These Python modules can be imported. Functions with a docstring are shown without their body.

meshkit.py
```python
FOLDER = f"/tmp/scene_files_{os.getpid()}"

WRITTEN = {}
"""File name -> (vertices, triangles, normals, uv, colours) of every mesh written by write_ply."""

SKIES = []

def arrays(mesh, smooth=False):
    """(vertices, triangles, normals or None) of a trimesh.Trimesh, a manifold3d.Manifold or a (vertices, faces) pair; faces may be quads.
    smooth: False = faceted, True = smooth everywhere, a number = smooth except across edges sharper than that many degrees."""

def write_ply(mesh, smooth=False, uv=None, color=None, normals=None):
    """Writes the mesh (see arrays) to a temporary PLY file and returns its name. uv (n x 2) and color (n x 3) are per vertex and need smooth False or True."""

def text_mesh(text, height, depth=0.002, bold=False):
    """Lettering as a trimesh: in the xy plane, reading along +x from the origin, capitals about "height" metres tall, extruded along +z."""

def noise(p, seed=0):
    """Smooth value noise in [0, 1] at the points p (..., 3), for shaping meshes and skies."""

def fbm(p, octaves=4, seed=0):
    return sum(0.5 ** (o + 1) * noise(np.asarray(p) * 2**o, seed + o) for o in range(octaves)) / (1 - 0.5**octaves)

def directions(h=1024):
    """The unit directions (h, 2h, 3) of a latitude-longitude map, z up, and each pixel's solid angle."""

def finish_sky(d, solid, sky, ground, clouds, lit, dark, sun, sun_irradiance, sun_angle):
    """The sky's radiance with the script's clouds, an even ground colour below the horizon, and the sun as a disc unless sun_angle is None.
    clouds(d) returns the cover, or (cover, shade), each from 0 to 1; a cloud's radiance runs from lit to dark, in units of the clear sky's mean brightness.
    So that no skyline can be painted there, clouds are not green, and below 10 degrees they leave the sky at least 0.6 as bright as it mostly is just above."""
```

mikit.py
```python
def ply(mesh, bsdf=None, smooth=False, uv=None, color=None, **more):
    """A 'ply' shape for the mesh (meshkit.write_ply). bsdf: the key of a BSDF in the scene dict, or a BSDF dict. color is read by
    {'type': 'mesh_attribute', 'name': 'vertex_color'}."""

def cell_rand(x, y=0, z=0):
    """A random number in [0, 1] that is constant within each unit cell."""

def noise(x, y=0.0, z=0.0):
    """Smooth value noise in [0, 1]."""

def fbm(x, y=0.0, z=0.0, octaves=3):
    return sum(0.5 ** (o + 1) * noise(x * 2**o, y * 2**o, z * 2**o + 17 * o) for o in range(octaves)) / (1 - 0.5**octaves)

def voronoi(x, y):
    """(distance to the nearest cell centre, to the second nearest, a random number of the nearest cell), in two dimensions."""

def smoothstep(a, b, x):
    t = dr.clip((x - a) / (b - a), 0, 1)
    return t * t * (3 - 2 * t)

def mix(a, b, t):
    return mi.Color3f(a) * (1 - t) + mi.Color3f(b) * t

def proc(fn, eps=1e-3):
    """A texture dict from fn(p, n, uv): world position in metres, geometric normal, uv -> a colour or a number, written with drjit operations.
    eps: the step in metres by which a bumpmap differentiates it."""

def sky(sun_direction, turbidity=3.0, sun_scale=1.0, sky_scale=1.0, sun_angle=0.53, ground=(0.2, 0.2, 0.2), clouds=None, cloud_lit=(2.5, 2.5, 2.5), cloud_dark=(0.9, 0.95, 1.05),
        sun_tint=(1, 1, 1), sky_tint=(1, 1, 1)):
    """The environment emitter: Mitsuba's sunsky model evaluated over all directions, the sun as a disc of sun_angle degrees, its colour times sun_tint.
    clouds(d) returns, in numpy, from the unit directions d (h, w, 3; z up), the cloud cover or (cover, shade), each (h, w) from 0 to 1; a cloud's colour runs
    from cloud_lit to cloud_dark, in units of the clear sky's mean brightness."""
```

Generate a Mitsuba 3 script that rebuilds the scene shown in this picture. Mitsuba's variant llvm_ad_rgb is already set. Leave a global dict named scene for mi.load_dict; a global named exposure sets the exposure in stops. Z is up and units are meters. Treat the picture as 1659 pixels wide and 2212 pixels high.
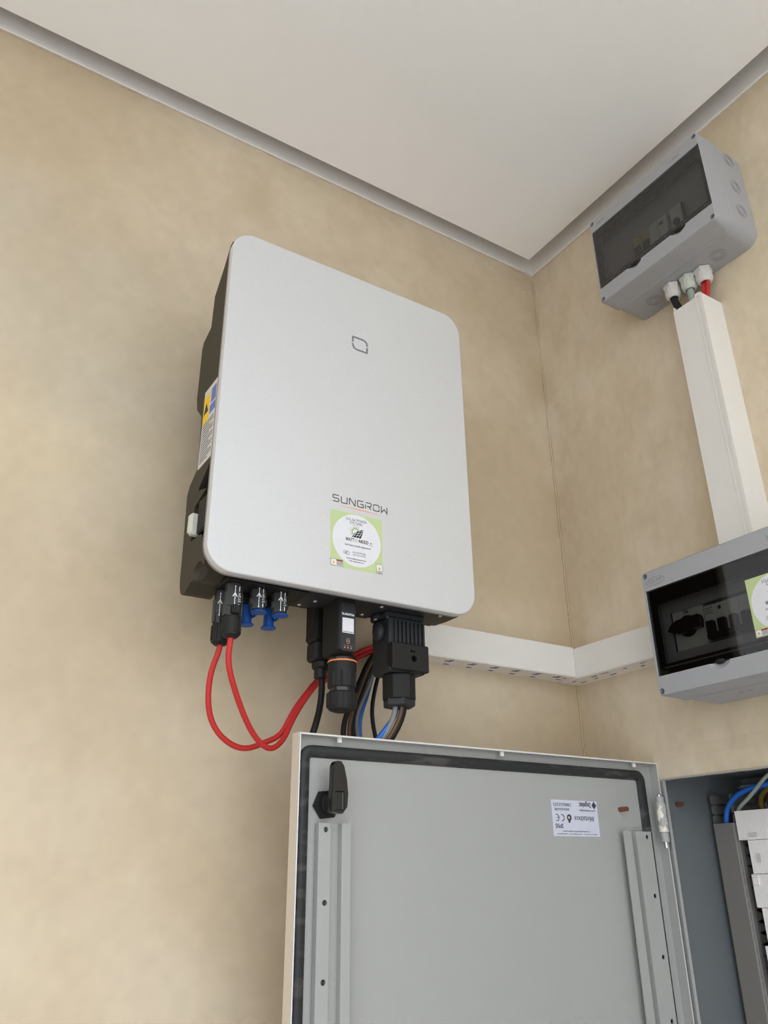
import math, random
import numpy as np, trimesh, manifold3d as m3
import drjit as dr
import mitsuba as mi
import mikit, meshkit
from mikit import noise, fbm, smoothstep, mix
from shapely.geometry import Polygon, LineString, Point, box as sbox
from shapely.ops import unary_union
from shapely import affinity
from scipy.interpolate import CubicSpline

random.seed(7)
T = mi.ScalarTransform4f
scene, labels = {}, {}

# ------------------------------------------------------------------ camera, sky, exposure
CAM = (-1.018, -0.9975, 1.5)
YAW, PITCH, ROLL, FPX = 1.0096, 0.4275, -0.0104, 1727.7
_f = np.array([math.cos(PITCH) * math.cos(YAW), math.cos(PITCH) * math.sin(YAW), math.sin(PITCH)])
_r = np.array([math.sin(YAW), -math.cos(YAW), 0.0])
_u = np.cross(_r, _f)
_up = -math.sin(ROLL) * _r + math.cos(ROLL) * _u
scene['camera'] = {'type': 'perspective', 'fov': 2 * math.degrees(math.atan(829.5 / FPX)), 'fov_axis': 'x', 'near_clip': 0.02, 'far_clip': 200.0,
                   'to_world': T().look_at(origin=list(CAM), target=[float(c + d) for c, d in zip(CAM, _f)], up=[float(x) for x in _up])}
exposure = 4.2
scene['sky'] = mikit.sky((0.35, 0.55, 0.76), turbidity=4.0, sun_scale=0.0, sky_scale=1.0, ground=(0.62, 0.62, 0.62),
                         clouds=lambda d: np.full(d.shape[:2], 0.85), cloud_lit=(1.0, 1.0, 0.985), cloud_dark=(0.9, 0.95, 1.0), sky_tint=(1, 1, 1))
# the room; daylight comes through the open rear side, between REAR_X0 and REAR_X1 and below REAR_Z
FAR_X = -2.6
FAR_Y = -0.7         # the far side is open beyond this
REAR_X0 = -2.6
REAR_X1 = -0.02
REAR_Y = -1.4
REAR_Z = 2.69

# ------------------------------------------------------------------ materials
def pri(key, col, rough=0.5, spec=0.5, **more):
    col = {'type': 'rgb', 'value': list(col)} if isinstance(col, (tuple, list)) else col
    scene[key] = {'type': 'twosided', 'bsdf': {'type': 'principled', 'base_color': col, 'roughness': rough, 'specular': spec, **more}}
    return key

def srgb(r, g, b):
    return tuple(((c / 255 + 0.055) / 1.055) ** 2.4 if c > 10 else c / 255 / 12.92 for c in (r, g, b))

def wall_col(p, n, uv):
    s = p.x * 1.0 + p.y * 1.7
    big = fbm(s * 3.1, p.z * 3.3, p.y * 1.3 + 5.0, 4)
    mid = fbm(s * 11.0 + 9.0, p.z * 10.0, p.x * 3.0, 3)
    fine = fbm(s * 60.0, p.z * 60.0, p.x * 20.0 + 3.0, 2)
    t = smoothstep(0.30, 0.72, big * 0.65 + mid * 0.35)
    c = mix((0.500, 0.400, 0.265), (0.595, 0.500, 0.365), t)
    warm = smoothstep(0.5, 0.75, fbm(s * 5.0 + 40.0, p.z * 4.0, p.x, 3))
    c = mix(c, (0.56, 0.455, 0.285), warm * 0.45)
    grey = smoothstep(0.58, 0.8, fbm(s * 2.3 + 70.0, p.z * 2.6, p.y, 3))
    c = mix(c, (0.48, 0.415, 0.31), grey * 0.5)
    return c * (0.95 + 0.10 * fine)

def wall_col_lit(p, n, uv):
    return wall_col(p, n, uv) * mi.Color3f(1.08, 1.11, 1.17)  # same plaster; extra, cooler light on wall_right put into its colour

scene['m_wall'] = {'type': 'twosided', 'bsdf': {'type': 'principled', 'base_color': mikit.proc(wall_col), 'roughness': 0.62, 'specular': 0.3}}
scene['m_wall_lit'] = {'type': 'twosided', 'bsdf': {'type': 'principled', 'base_color': mikit.proc(wall_col_lit), 'roughness': 0.62, 'specular': 0.3}}

def ceil_col(p, n, uv):
    a = fbm(p.x * 2.2 + 3.0, p.y * 2.2, 1.0, 3)
    return mix((0.83, 0.83, 0.80), (0.87, 0.845, 0.835), smoothstep(0.35, 0.65, a))

scene['m_ceiling'] = {'type': 'twosided', 'bsdf': {'type': 'principled', 'base_color': mikit.proc(ceil_col), 'roughness': 0.8, 'specular': 0.2}}
pri('m_white_paint', (0.70, 0.67, 0.63), 0.7, 0.2)
pri('m_splash', (0.56, 0.50, 0.40), 0.7, 0.2)
pri('m_floor', (0.12, 0.115, 0.11), 0.6, 0.3)
pri('m_frame', (0.55, 0.55, 0.53), 0.5)

def cover_col(p, n, uv):
    g = fbm(p.x * 1300.0, p.z * 1300.0, p.y * 1300.0, 2)
    return mix((0.505, 0.50, 0.485), (0.56, 0.555, 0.54), g)

scene['m_cover'] = {'type': 'twosided', 'bsdf': {'type': 'principled', 'base_color': mikit.proc(cover_col), 'roughness': 0.38, 'specular': 0.5, 'metallic': 0.12}}
pri('m_cover_rim', (0.21, 0.21, 0.215), 0.4)
pri('m_casing', (0.036, 0.030, 0.020), 0.55, 0.3)
pri('m_plate', (0.026, 0.027, 0.029), 0.5, 0.25)
pri('m_black', (0.007, 0.007, 0.007), 0.5, 0.25)
pri('m_black_soft', (0.013, 0.0125, 0.0115), 0.55, 0.25)
pri('m_black_gloss', (0.010, 0.010, 0.010), 0.2, 0.5)
pri('m_dark_print', (0.05, 0.05, 0.055), 0.6, 0.2)
pri('m_logo_dark', (0.075, 0.074, 0.078), 0.6, 0.2)
pri('m_logo', (0.16, 0.165, 0.175), 0.6, 0.2)
pri('m_orange', (0.85, 0.22, 0.06), 0.5)
pri('m_orange_dim', (0.45, 0.20, 0.12), 0.5)
pri('m_white_print', (0.75, 0.75, 0.75), 0.6, 0.2)
pri('m_paper', (0.65, 0.64, 0.65), 0.6, 0.3)
pri('m_paper_grey', (0.52, 0.50, 0.47), 0.6, 0.3)
pri('m_green', (0.45, 0.535, 0.265), 0.6, 0.3)
pri('m_olive', (0.22, 0.30, 0.06), 0.6, 0.2)
pri('m_yellow', (0.72, 0.47, 0.03), 0.6, 0.2)
pri('m_maroon', (0.28, 0.05, 0.03), 0.6, 0.2)
pri('m_label_blue', (0.14, 0.18, 0.42), 0.6, 0.2)
pri('m_blue', (0.006, 0.062, 0.27), 0.45, 0.3)
pri('m_plug', (0.030, 0.030, 0.029), 0.42, 0.35)
pri('m_red', (0.46, 0.028, 0.025), 0.5, 0.3)
pri('m_brown', (0.10, 0.045, 0.018), 0.45)
pri('m_wire_grey', (0.18, 0.19, 0.19), 0.5)
pri('m_wire_blue', (0.015, 0.12, 0.48), 0.4)
pri('m_wire_green', (0.30, 0.33, 0.29), 0.5)
pri('m_cream', (0.55, 0.54, 0.45), 0.5)
pri('m_pvc', (0.66, 0.635, 0.585), 0.45)
pri('m_purple', (0.10, 0.08, 0.20), 0.6, 0.2)
pri('m_box', (0.325, 0.328, 0.335), 0.5, 0.4)
pri('m_box_dim', (0.27, 0.275, 0.29), 0.5, 0.4)
pri('m_box_print', (0.24, 0.22, 0.21), 0.6, 0.2)
pri('m_gland', (0.56, 0.535, 0.49), 0.45)
pri('m_gland_green', (0.48, 0.51, 0.43), 0.45)
pri('m_breaker', (0.62, 0.63, 0.60), 0.5)
pri('m_breaker_yellow', (0.42, 0.36, 0.10), 0.5)
pri('m_blue_dim', (0.08, 0.10, 0.35), 0.5)
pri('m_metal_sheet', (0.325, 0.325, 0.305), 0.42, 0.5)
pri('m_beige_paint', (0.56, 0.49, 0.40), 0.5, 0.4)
pri('m_metal_shaded', (0.125, 0.138, 0.142), 0.42, 0.5)  # same paint as the door, shade of the recess put into its colour
pri('m_metal_lip', (0.58, 0.57, 0.54), 0.45)

def gasket_col(p, n, uv):
    a = fbm(p.x * 30.0, p.z * 120.0, p.y * 80.0, 3)
    return mix((0.018, 0.019, 0.019), (0.055, 0.052, 0.048), smoothstep(0.5, 0.75, a))

scene['m_gasket'] = {'type': 'twosided', 'bsdf': {'type': 'principled', 'base_color': mikit.proc(gasket_col), 'roughness': 0.5, 'specular': 0.4}}
pri('m_duct', (0.165, 0.155, 0.14), 0.5, 0.4)
pri('m_duct_finger', (0.115, 0.115, 0.11), 0.5, 0.4)
pri('m_module', (0.74, 0.71, 0.68), 0.5)
pri('m_module_grey', (0.55, 0.53, 0.50), 0.5)
pri('m_lilac_paper', (0.52, 0.53, 0.60), 0.5)
pri('m_copper', (0.20, 0.075, 0.045), 0.4, 0.5, metallic=0.4)
pri('m_yellow_wire', (0.30, 0.22, 0.04), 0.5)
scene['m_steel'] = {'type': 'roughconductor', 'material': 'Cr', 'distribution': 'ggx', 'alpha': 0.18}

def hinge_col(p, n, uv):
    a = fbm(p.x * 160.0, p.y * 160.0, p.z * 90.0, 3)
    return mix((0.36, 0.35, 0.32), (0.72, 0.68, 0.60), smoothstep(0.45, 0.6, a))

scene['m_hinge'] = {'type': 'twosided', 'bsdf': {'type': 'principled', 'base_color': mikit.proc(hinge_col), 'roughness': 0.5}}
scene['m_smoke'] = {'type': 'thindielectric', 'int_ior': 1.49, 'specular_transmittance': {'type': 'rgb', 'value': [0.60, 0.60, 0.59]}, 'specular_reflectance': {'type': 'rgb', 'value': [0.6, 0.6, 0.6]}}

# ------------------------------------------------------------------ helpers
def add(key, mesh, mat, smooth=False, label=None, cat=None, group=None, kind=None):
    """One entry of the scene under key, numbered when the key is taken."""
    k, i = key, 0
    while k in scene:
        i += 1
        k = f'{key}_{i:03d}'
    if isinstance(mesh, list):
        mesh = trimesh.util.concatenate([tri(m) for m in mesh])
    scene[k] = mikit.ply(mesh, mat, smooth=smooth)
    d = {a: b for a, b in (('label', label), ('category', cat), ('group', group), ('kind', kind)) if b}
    if d:
        labels[k] = d
    return k

def thing(key, label, cat, group=None):
    k, i = key, 0
    while k in labels:
        i += 1
        k = f'{key}_{i:03d}'
    labels[k] = {'label': label, 'category': cat}
    if group:
        labels[k]['group'] = group
    return k

def tri(m):
    if hasattr(m, 'to_mesh'):
        q = m.to_mesh()
        return trimesh.Trimesh(np.array(q.vert_properties[:, :3], float), np.array(q.tri_verts), process=False)
    return m

def man(t):
    t = tri(t)
    t.merge_vertices()
    return m3.Manifold(m3.Mesh(np.array(t.vertices, np.float32), np.array(t.faces, np.uint32)))

def cbox(x0, x1, y0, y1, z0, z1, c=0.0):
    """Box between two corners, its edges cut by c."""
    x0, x1 = min(x0, x1), max(x0, x1); y0, y1 = min(y0, y1), max(y0, y1); z0, z1 = min(z0, z1), max(z0, z1)
    if c <= 0:
        m = trimesh.creation.box(extents=(x1 - x0, y1 - y0, z1 - z0))
        m.apply_translation(((x0 + x1) / 2, (y0 + y1) / 2, (z0 + z1) / 2))
        return m
    pts = []
    for sx in (0, 1):
        for sy in (0, 1):
            for sz in (0, 1):
                X, Y, Z = (x1 if sx else x0), (y1 if sy else y0), (z1 if sz else z0)
                dx, dy, dz = (-c if sx else c), (-c if sy else c), (-c if sz else c)
                pts += [(X + dx, Y + dy, Z), (X + dx, Y, Z + dz), (X, Y + dy, Z + dz)]
    return trimesh.convex.convex_hull(np.array(pts))

def frame(o, u, v, n):
    M = np.eye(4)
    M[:3, 0], M[:3, 1], M[:3, 2], M[:3, 3] = u, v, n, o
    return M

# frames: first two axes in the plane as seen from the room, third out into the room
def FL(x=0.0, y=0.0, z=0.0):      # something facing -y (on or parallel to wall_left)
    return frame((x, y, z), (1, 0, 0), (0, 0, 1), (0, -1, 0))
def FR(x=0.0, y=0.0, z=0.0):      # something facing -x (on or parallel to wall_right)
    return frame((x, y, z), (0, -1, 0), (0, 0, 1), (-1, 0, 0))

def extr(poly, h, M):
    """Shapely polygon extruded by h along the frame's third axis."""
    geoms = list(getattr(poly, 'geoms', [poly]))
    ms = [trimesh.creation.extrude_polygon(g, h, engine='earcut') for g in geoms if g.area > 0]
    m = trimesh.util.concatenate(ms)
    m.apply_transform(M)
    return m

def rrect(w, h, r, cx=0.0, cy=0.0, n=6):
    return sbox(cx - w / 2 + r, cy - h / 2 + r, cx + w / 2 - r, cy + h / 2 - r).buffer(r, quad_segs=n)

def cyl(p0, p1, r, n=20, r1=None):
    p0, p1 = np.array(p0, float), np.array(p1, float)
    L = np.linalg.norm(p1 - p0)
    r1 = r if r1 is None else r1
    prof = np.array([(0, 0), (r, 0), (r1, L), (0, L)])
    m = trimesh.creation.revolve(prof, sections=n)
    m.apply_transform(trimesh.geometry.align_vectors((0, 0, 1), (p1 - p0) / L))
    m.apply_translation(p0)
    return m

def lathe(prof, p0, axis, n=28):
    m = trimesh.creation.revolve(np.array(prof, float), sections=n)
    m.apply_transform(trimesh.geometry.align_vectors((0, 0, 1), np.array(axis, float)))
    m.apply_translation(p0)
    return m

def prism(n, r, p0, p1, rot=0.0, c=0.0):
    """n-sided bar from p0 to p1, r to the corners, ends chamfered by c."""
    p0, p1 = np.array(p0, float), np.array(p1, float)
    L = np.linalg.norm(p1 - p0)
    a = rot + np.arange(n) * 2 * np.pi / n
    rings = [(r - c, 0), (r, c), (r, L - c), (r - c, L)] if c else [(r, 0), (r, L)]
    pts = np.array([(q * np.cos(t), q * np.sin(t), z) for q, z in rings for t in a])
    m = trimesh.convex.convex_hull(pts)
    m.apply_transform(trimesh.geometry.align_vectors((0, 0, 1), (p1 - p0) / L))
    m.apply_translation(p0)
    return m

def tube(pts, r, n=10, step=0.004, caps=True):
    """A round cable along a smooth curve through pts."""
    p = np.array(pts, float)
    s = np.concatenate([[0], np.cumsum(np.linalg.norm(np.diff(p, axis=0), axis=1))])
    q = CubicSpline(s, p)(np.linspace(0, s[-1], max(4, int(s[-1] / step))))
    t = np.gradient(q, axis=0)
    t /= np.linalg.norm(t, axis=1, keepdims=True)
    a = np.cross(t[0], (0.3, 0.9, 0.2)); a /= np.linalg.norm(a)
    V = []
    for i in range(len(q)):
        a = a - t[i] * (a @ t[i]); a /= np.linalg.norm(a)
        b = np.cross(t[i], a)
        ang = np.arange(n) * 2 * np.pi / n
        V.append(q[i] + r * (np.cos(ang)[:, None] * a + np.sin(ang)[:, None] * b))
    V = np.concatenate(V)
    F = []
    for i in range(len(q) - 1):
        for j in range(n):
            k = (j + 1) % n
            F += [(i * n + j, i * n + k, (i + 1) * n + k), (i * n + j, (i + 1) * n + k, (i + 1) * n + j)]
    c0, c1 = len(V), len(V) + 1
    V = np.vstack([V, q[0], q[-1]])
    for j in range(n):
        k = (j + 1) % n
        F += [(c0, k, j), (c1, (len(q) - 1) * n + j, (len(q) - 1) * n + k)]
    return trimesh.Trimesh(V, F, process=False)

def text(s, M, x, y, w=None, h=0.004, bold=False, d=0.0003, centre=False, rot=0.0):
    """Raised or printed lettering in frame M: lower left corner at (x, y) (or centred on x), w wide."""
    m = meshkit.text_mesh(s, h, depth=d, bold=bold)
    b = m.bounds
    m.apply_translation((-b[0, 0], 0, 0))
    if w:
        m.apply_scale((w / (b[1, 0] - b[0, 0]), 1, 1))
    b = m.bounds
    if centre:
        m.apply_translation((-b[1, 0] / 2, 0, 0))
    if rot:
        m.apply_transform(trimesh.transformations.rotation_matrix(rot, (0, 0, 1)))
    m.apply_translation((x, y, 0))
    m.apply_transform(M)
    return m

def strokes(lines, w, d, M, cap=2):
    g = unary_union([LineString(l).buffer(w / 2, cap_style=cap, join_style=2) for l in lines])
    return extr(g, d, M)

# ------------------------------------------------------------------ the setting
H = 2.694          # underside of the ceiling
hole = cbox(-0.05, 0.205, -0.7475, -0.1410, 0.848, 1.646)
wr = man(cbox(0.0, 0.30, REAR_Y, 0.30, 0.0, 2.85)) - man(hole)
add('wall_right', tri(wr), 'm_wall_lit', kind='structure', label='beige mottled plaster wall with the metal cabinet let into it')
reveal = Polygon([(0.004, 1.675), (-0.0001, 1.672), (-0.0009, 1.667), (-0.0022, 1.661), (-0.0032, 1.655), (-0.0036, 1.649), (-0.0034, 1.642), (-0.0028, 1.635), (-0.0018, 1.629), (-0.0006, 1.6265), (0.004, 1.6265)])
rv = trimesh.creation.extrude_polygon(reveal, 0.629, engine='earcut')     # x, z outline along -y
rv = rv.subdivide_to_size(0.03); rv.vertices += np.c_[0.0012 * (meshkit.noise(rv.vertices * 60) - 0.5), 0.0010 * (meshkit.noise(rv.vertices * 45 + 9) - 0.5), np.zeros(len(rv.vertices))]
rv.apply_transform(frame((0, -0.1435, 0), (1, 0, 0), (0, 0, 1), (0, -1, 0)))
add('wall_right__plaster_reveal', rv, 'm_wall_lit', smooth=50)
add('wall_left', cbox(FAR_X, 0.0, 0.0, 0.30, 0.0, 2.85), 'm_wall', kind='structure', label='beige mottled plaster wall behind the white inverter')
add('wall_far', cbox(FAR_X - .3, FAR_X, FAR_Y, 0.30, 0.0, 2.85), 'm_wall', kind='structure', label='beige plaster wall at the far end')
rear = [cbox(REAR_X1, 0.0, REAR_Y - .1, REAR_Y, 0.0, REAR_Z)]
if REAR_X0 > FAR_X:
    rear.append(cbox(FAR_X, REAR_X0, REAR_Y - .1, REAR_Y, 0.0, REAR_Z))
if REAR_Z < 2.6:
    rear.append(cbox(FAR_X, 0.0, REAR_Y - .1, REAR_Y, REAR_Z, 2.85))
add('wall_rear', rear, 'm_wall', kind='structure', label='beige plaster return beside the open front')
add('floor', cbox(FAR_X - .3, 0.3, REAR_Y, 0.3, -0.1, 0.0), 'm_floor', kind='structure', label='grey floor')
GAP = 0.040
add('ceiling', [cbox(FAR_X, -GAP - 0.003, REAR_Y, -GAP + 0.002, H, H + 0.014), cbox(FAR_X - .3, 0.3, REAR_Y - .1, 0.3, 2.762, 3.0)], 'm_ceiling', kind='structure', label='white ceiling panel with a gap along the walls')

def white_band(L, M):
    """White painted band at the top of a wall, its lower edge ragged."""
    n = int(L / 0.012)
    xs = np.linspace(0, L, n)
    low = np.array([0.0012 * (meshkit.noise(np.array([[x * 40.0, 2.0, 1.0]]))[0] - 0.5) + 0.004 * max(0, meshkit.noise(np.array([[x * 14.0, 7.0, 1.0]]))[0] - 0.75) for x in xs])
    poly = Polygon([*zip(xs, H - low), (L, 2.762), (0, 2.762)])
    b = extr(poly, 0.005, M)
    lip = tube([(x, H - l, 0.0042) for x, l in zip(xs[::3], low[::3])], 0.0020, 6, 0.01)
    lip.apply_transform(M)
    return [b, lip]

add('trim_1', white_band(-FAR_X, FL(FAR_X, 0.0, 0.0)), 'm_white_paint', kind='structure', label='white painted band at the top of the wall behind the inverter')
add('trim_2', white_band(-REAR_Y, FR(0.0, 0.0, 0.0)), 'm_white_paint', kind='structure', label='white painted band at the top of the wall with the two grey boxes')
# plaster bead in the corner and small plaster blobs under the ceiling
bead = tube([(-0.0012 + 0.0008 * math.sin(k * 1.7) * math.sin(k * .37), -0.0012, z) for k, z in enumerate(np.linspace(0.9, 2.68, 60))], 0.0016, 8, 0.02)
add('wall_left__corner_bead', bead, 'm_wall', smooth=True)
blobs = []
for x, z, s in ((-0.062, 2.652, .006), (-0.085, 2.666, .005), (-0.115, 2.668, .008), (-0.042, 2.648, .005), (-0.030, 2.641, .007), (-0.012, 2.646, .0035)):
    b = trimesh.creation.icosphere(1, 1.0); b.apply_scale((s * .8, 0.0010, s * 0.5)); b.apply_translation((x, 0, z)); blobs.append(b)
add('wall_left__plaster_splash', blobs, 'm_splash', smooth=True)

# ------------------------------------------------------------------ inverter
INV = thing('inverter', 'large white and grey inverter hanging on the wall behind the open cabinet door', 'inverter')
X0, X1, Z0, Z1, YF = -0.752, -0.382, 1.805, 2.285, -0.210
W_, H_ = X1 - X0, Z1 - Z0
CX, CZ = (X0 + X1) / 2, (Z0 + Z1) / 2
# front cover: rounded panel with a domed rim
def loft(rings, M):
    n = len(rings[0])
    V = np.concatenate([np.c_[np.array(p), np.full(n, d)] for p, d in ((r[0], r[1]) if isinstance(r, tuple) else r for r in rings_depth)])
    return V
def loft_rings(rings):
    """rings: list of (outline n x 2, depth); returns a closed mesh in (u, v, depth)."""
    n = len(rings[0][0])
    V = np.concatenate([np.c_[p, np.full(n, d)] for p, d in rings])
    F = []
    for i in range(len(rings) - 1):
        for j in range(n):
            k = (j + 1) % n
            F += [(i * n + j, i * n + k, (i + 1) * n + k), (i * n + j, (i + 1) * n + k, (i + 1) * n + j)]
    a, b = len(V), len(V) + 1
    V = np.vstack([V, [*rings[0][0].mean(0), rings[0][1]], [*rings[-1][0].mean(0), rings[-1][1]]])
    m = (len(rings) - 1) * n
    for j in range(n):
        k = (j + 1) % n
        F += [(a, k, j), (b, m + j, m + k)]
    return trimesh.Trimesh(V, F, process=False)
def rr_pts(w, h, r, n=10):
    p = []
    for cx, cy, a0 in ((w / 2 - r, h / 2 - r, 0), (-w / 2 + r, h / 2 - r, 90), (-w / 2 + r, -h / 2 + r, 180), (w / 2 - r, -h / 2 + r, 270)):
        for k in range(n + 1):
            a = math.radians(a0 + 90 * k / n)
            p.append((cx + r * math.cos(a), cy + r * math.sin(a)))
    return np.array(p)
def slab(w, h, r, d0, d1, e, n=10):
    """Rounded panel from depth d0 (back) to d1 (front), its front edge rounded by e."""
    rings = [(rr_pts(w, h, r, n), d0), (rr_pts(w, h, r, n), d1 - e)]
    for a in (30, 60, 90):
        s = e * (1 - math.cos(math.radians(a)))
        rings.append((rr_pts(w - 2 * s, h - 2 * s, r - s, n), d1 - e + e * math.sin(math.radians(a))))
    return loft_rings(rings)
cov = slab(W_, H_, 0.032, 0.2005, 0.210, 0.0022); cov.apply_transform(FL(CX, 0, CZ))
add(INV + '__front_cover', cov, 'm_cover', smooth=40, label='silver-white front cover with rounded corners')
rim = slab(W_ - 0.0006, H_ - 0.0006, 0.0318, 0.1955, 0.2006, 0.0006); rim.apply_transform(FL(CX, 0, CZ))
add(INV + '__cover_rim', rim, 'm_cover_rim', smooth=40)
gap = slab(W_ - 0.010, H_ - 0.010, 0.028, 0.190, 0.196, 0.001); gap.apply_transform(FL(CX, 0, CZ))
add(INV + '__cover_seal', gap, 'm_black', smooth=40)
# die-cast casing: one side outline (depth from the wall, height) carried across
side = Polygon([(0.1905, 2.2795), (0.182, 2.279), (0.164, 2.256), (0.135, 2.226), (0.132, 2.176), (0.106, 2.167), (0.102, 2.158), (0.101, 2.078), (0.106, 2.060), (0.128, 2.038),
                (0.1345, 1.962), (0.108, 1.947), (0.1015, 1.936), (0.1075, 1.830), (0.112, 1.818), (0.1905, 1.818)])
Mside = lambda x: frame((x, 0, 0), (0, -1, 0), (0, 0, 1), (-1, 0, 0))    # (depth, height) -> world, extruding towards -x
cas = man(extr(side, 0.358, Mside(-0.388)))
cheek = Polygon([(0.1905, 1.86), (0.106, 1.86), (0.1068, 1.8240), (0.1090, 1.8130), (0.1130, 1.8055), (0.1180, 1.8015), (0.1240, 1.8000), (0.1310, 1.8010), (0.1390, 1.8045), (0.1470, 1.8085), (0.1520, 1.8078), (0.1600, 1.8078), (0.1700, 1.8110), (0.1800, 1.8150), (0.1905, 1.8190)])
cheek_r = Polygon([(0.1905, 1.86), (0.106, 1.86), (0.1075, 1.8260), (0.1120, 1.8190), (0.1240, 1.8155), (0.1500, 1.8140), (0.1750, 1.8140), (0.1905, 1.8160)])
for xa, xb, ck in ((-0.712, -0.746, cheek), (-0.388, -0.422, cheek_r)):
    cas = cas + man(extr(ck, abs(xb - xa), Mside(max(xa, xb))))
pocket1 = Polygon([(0.189, 1.957), (0.143, 1.9265), (0.172, 1.9175), (0.189, 1.915)])
pocket2 = Polygon([(0.1885, 1.9165), (0.172, 1.917), (0.136, 1.907), (0.134, 1.863), (0.170, 1.860), (0.176, 1.853), (0.1885, 1.873)])
for pk in (pocket1, pocket2):
    cas = cas - man(extr(pk, 0.04, Mside(-0.728)))
scoop = trimesh.creation.icosphere(3, 1.0); scoop.apply_scale((0.012, 0.017, 0.014)); scoop.apply_translation((-0.748, -0.170, 1.812))
cas = cas - man(scoop)
add(INV + '__casing', tri(cas), 'm_casing', smooth=35, label='dark grey-brown casing')
add(INV + '__heat_sink', [cbox(-0.702, -0.430, -0.007, -0.13, 1.85, 1.856)] + [cbox(x, x + 0.003, -0.007, -0.13, 1.85, 2.165) for x in np.linspace(-0.702, -0.433, 22)], 'm_casing')
add(INV + '__wall_bracket', [cbox(-0.66, -0.47, 0.0, -0.006, 1.90, 2.14), cbox(-0.66, -0.645, -0.004, -0.02, 1.90, 2.14), cbox(-0.485, -0.47, -0.004, -0.02, 1.90, 2.14)], 'm_steel')
# underside plate with screws
add(INV + '__bottom_plate', cbox(-0.712, -0.422, -0.118, -0.1885, 1.8125, 1.8185, 0.001), 'm_plate', label='dark bottom plate with the sockets')
def screw(x, y, z=1.8125):
    add(INV + '__screw', lathe([(0, 0), (0.0018, 0.0), (0.0032, -0.0012), (0.0036, -0.003), (0.0034, -0.003)][::1] + [(0, -0.003)], (x, y, z + 0.0008), (0, 0, 1), 12), 'm_steel', smooth=True)
def dome(key, x, y, z, r=0.003):
    b = trimesh.creation.icosphere(2, r); b.apply_scale((1, 1, 0.6)); b.apply_translation((x, y, z)); add(key, b, 'm_steel', smooth=True)
for x, y in ((-0.585, -0.146), (-0.5015, -0.168), (-0.596, -0.124), (-0.507, -0.128)):
    dome(INV + '__screw', x, y, 1.8122)
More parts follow.
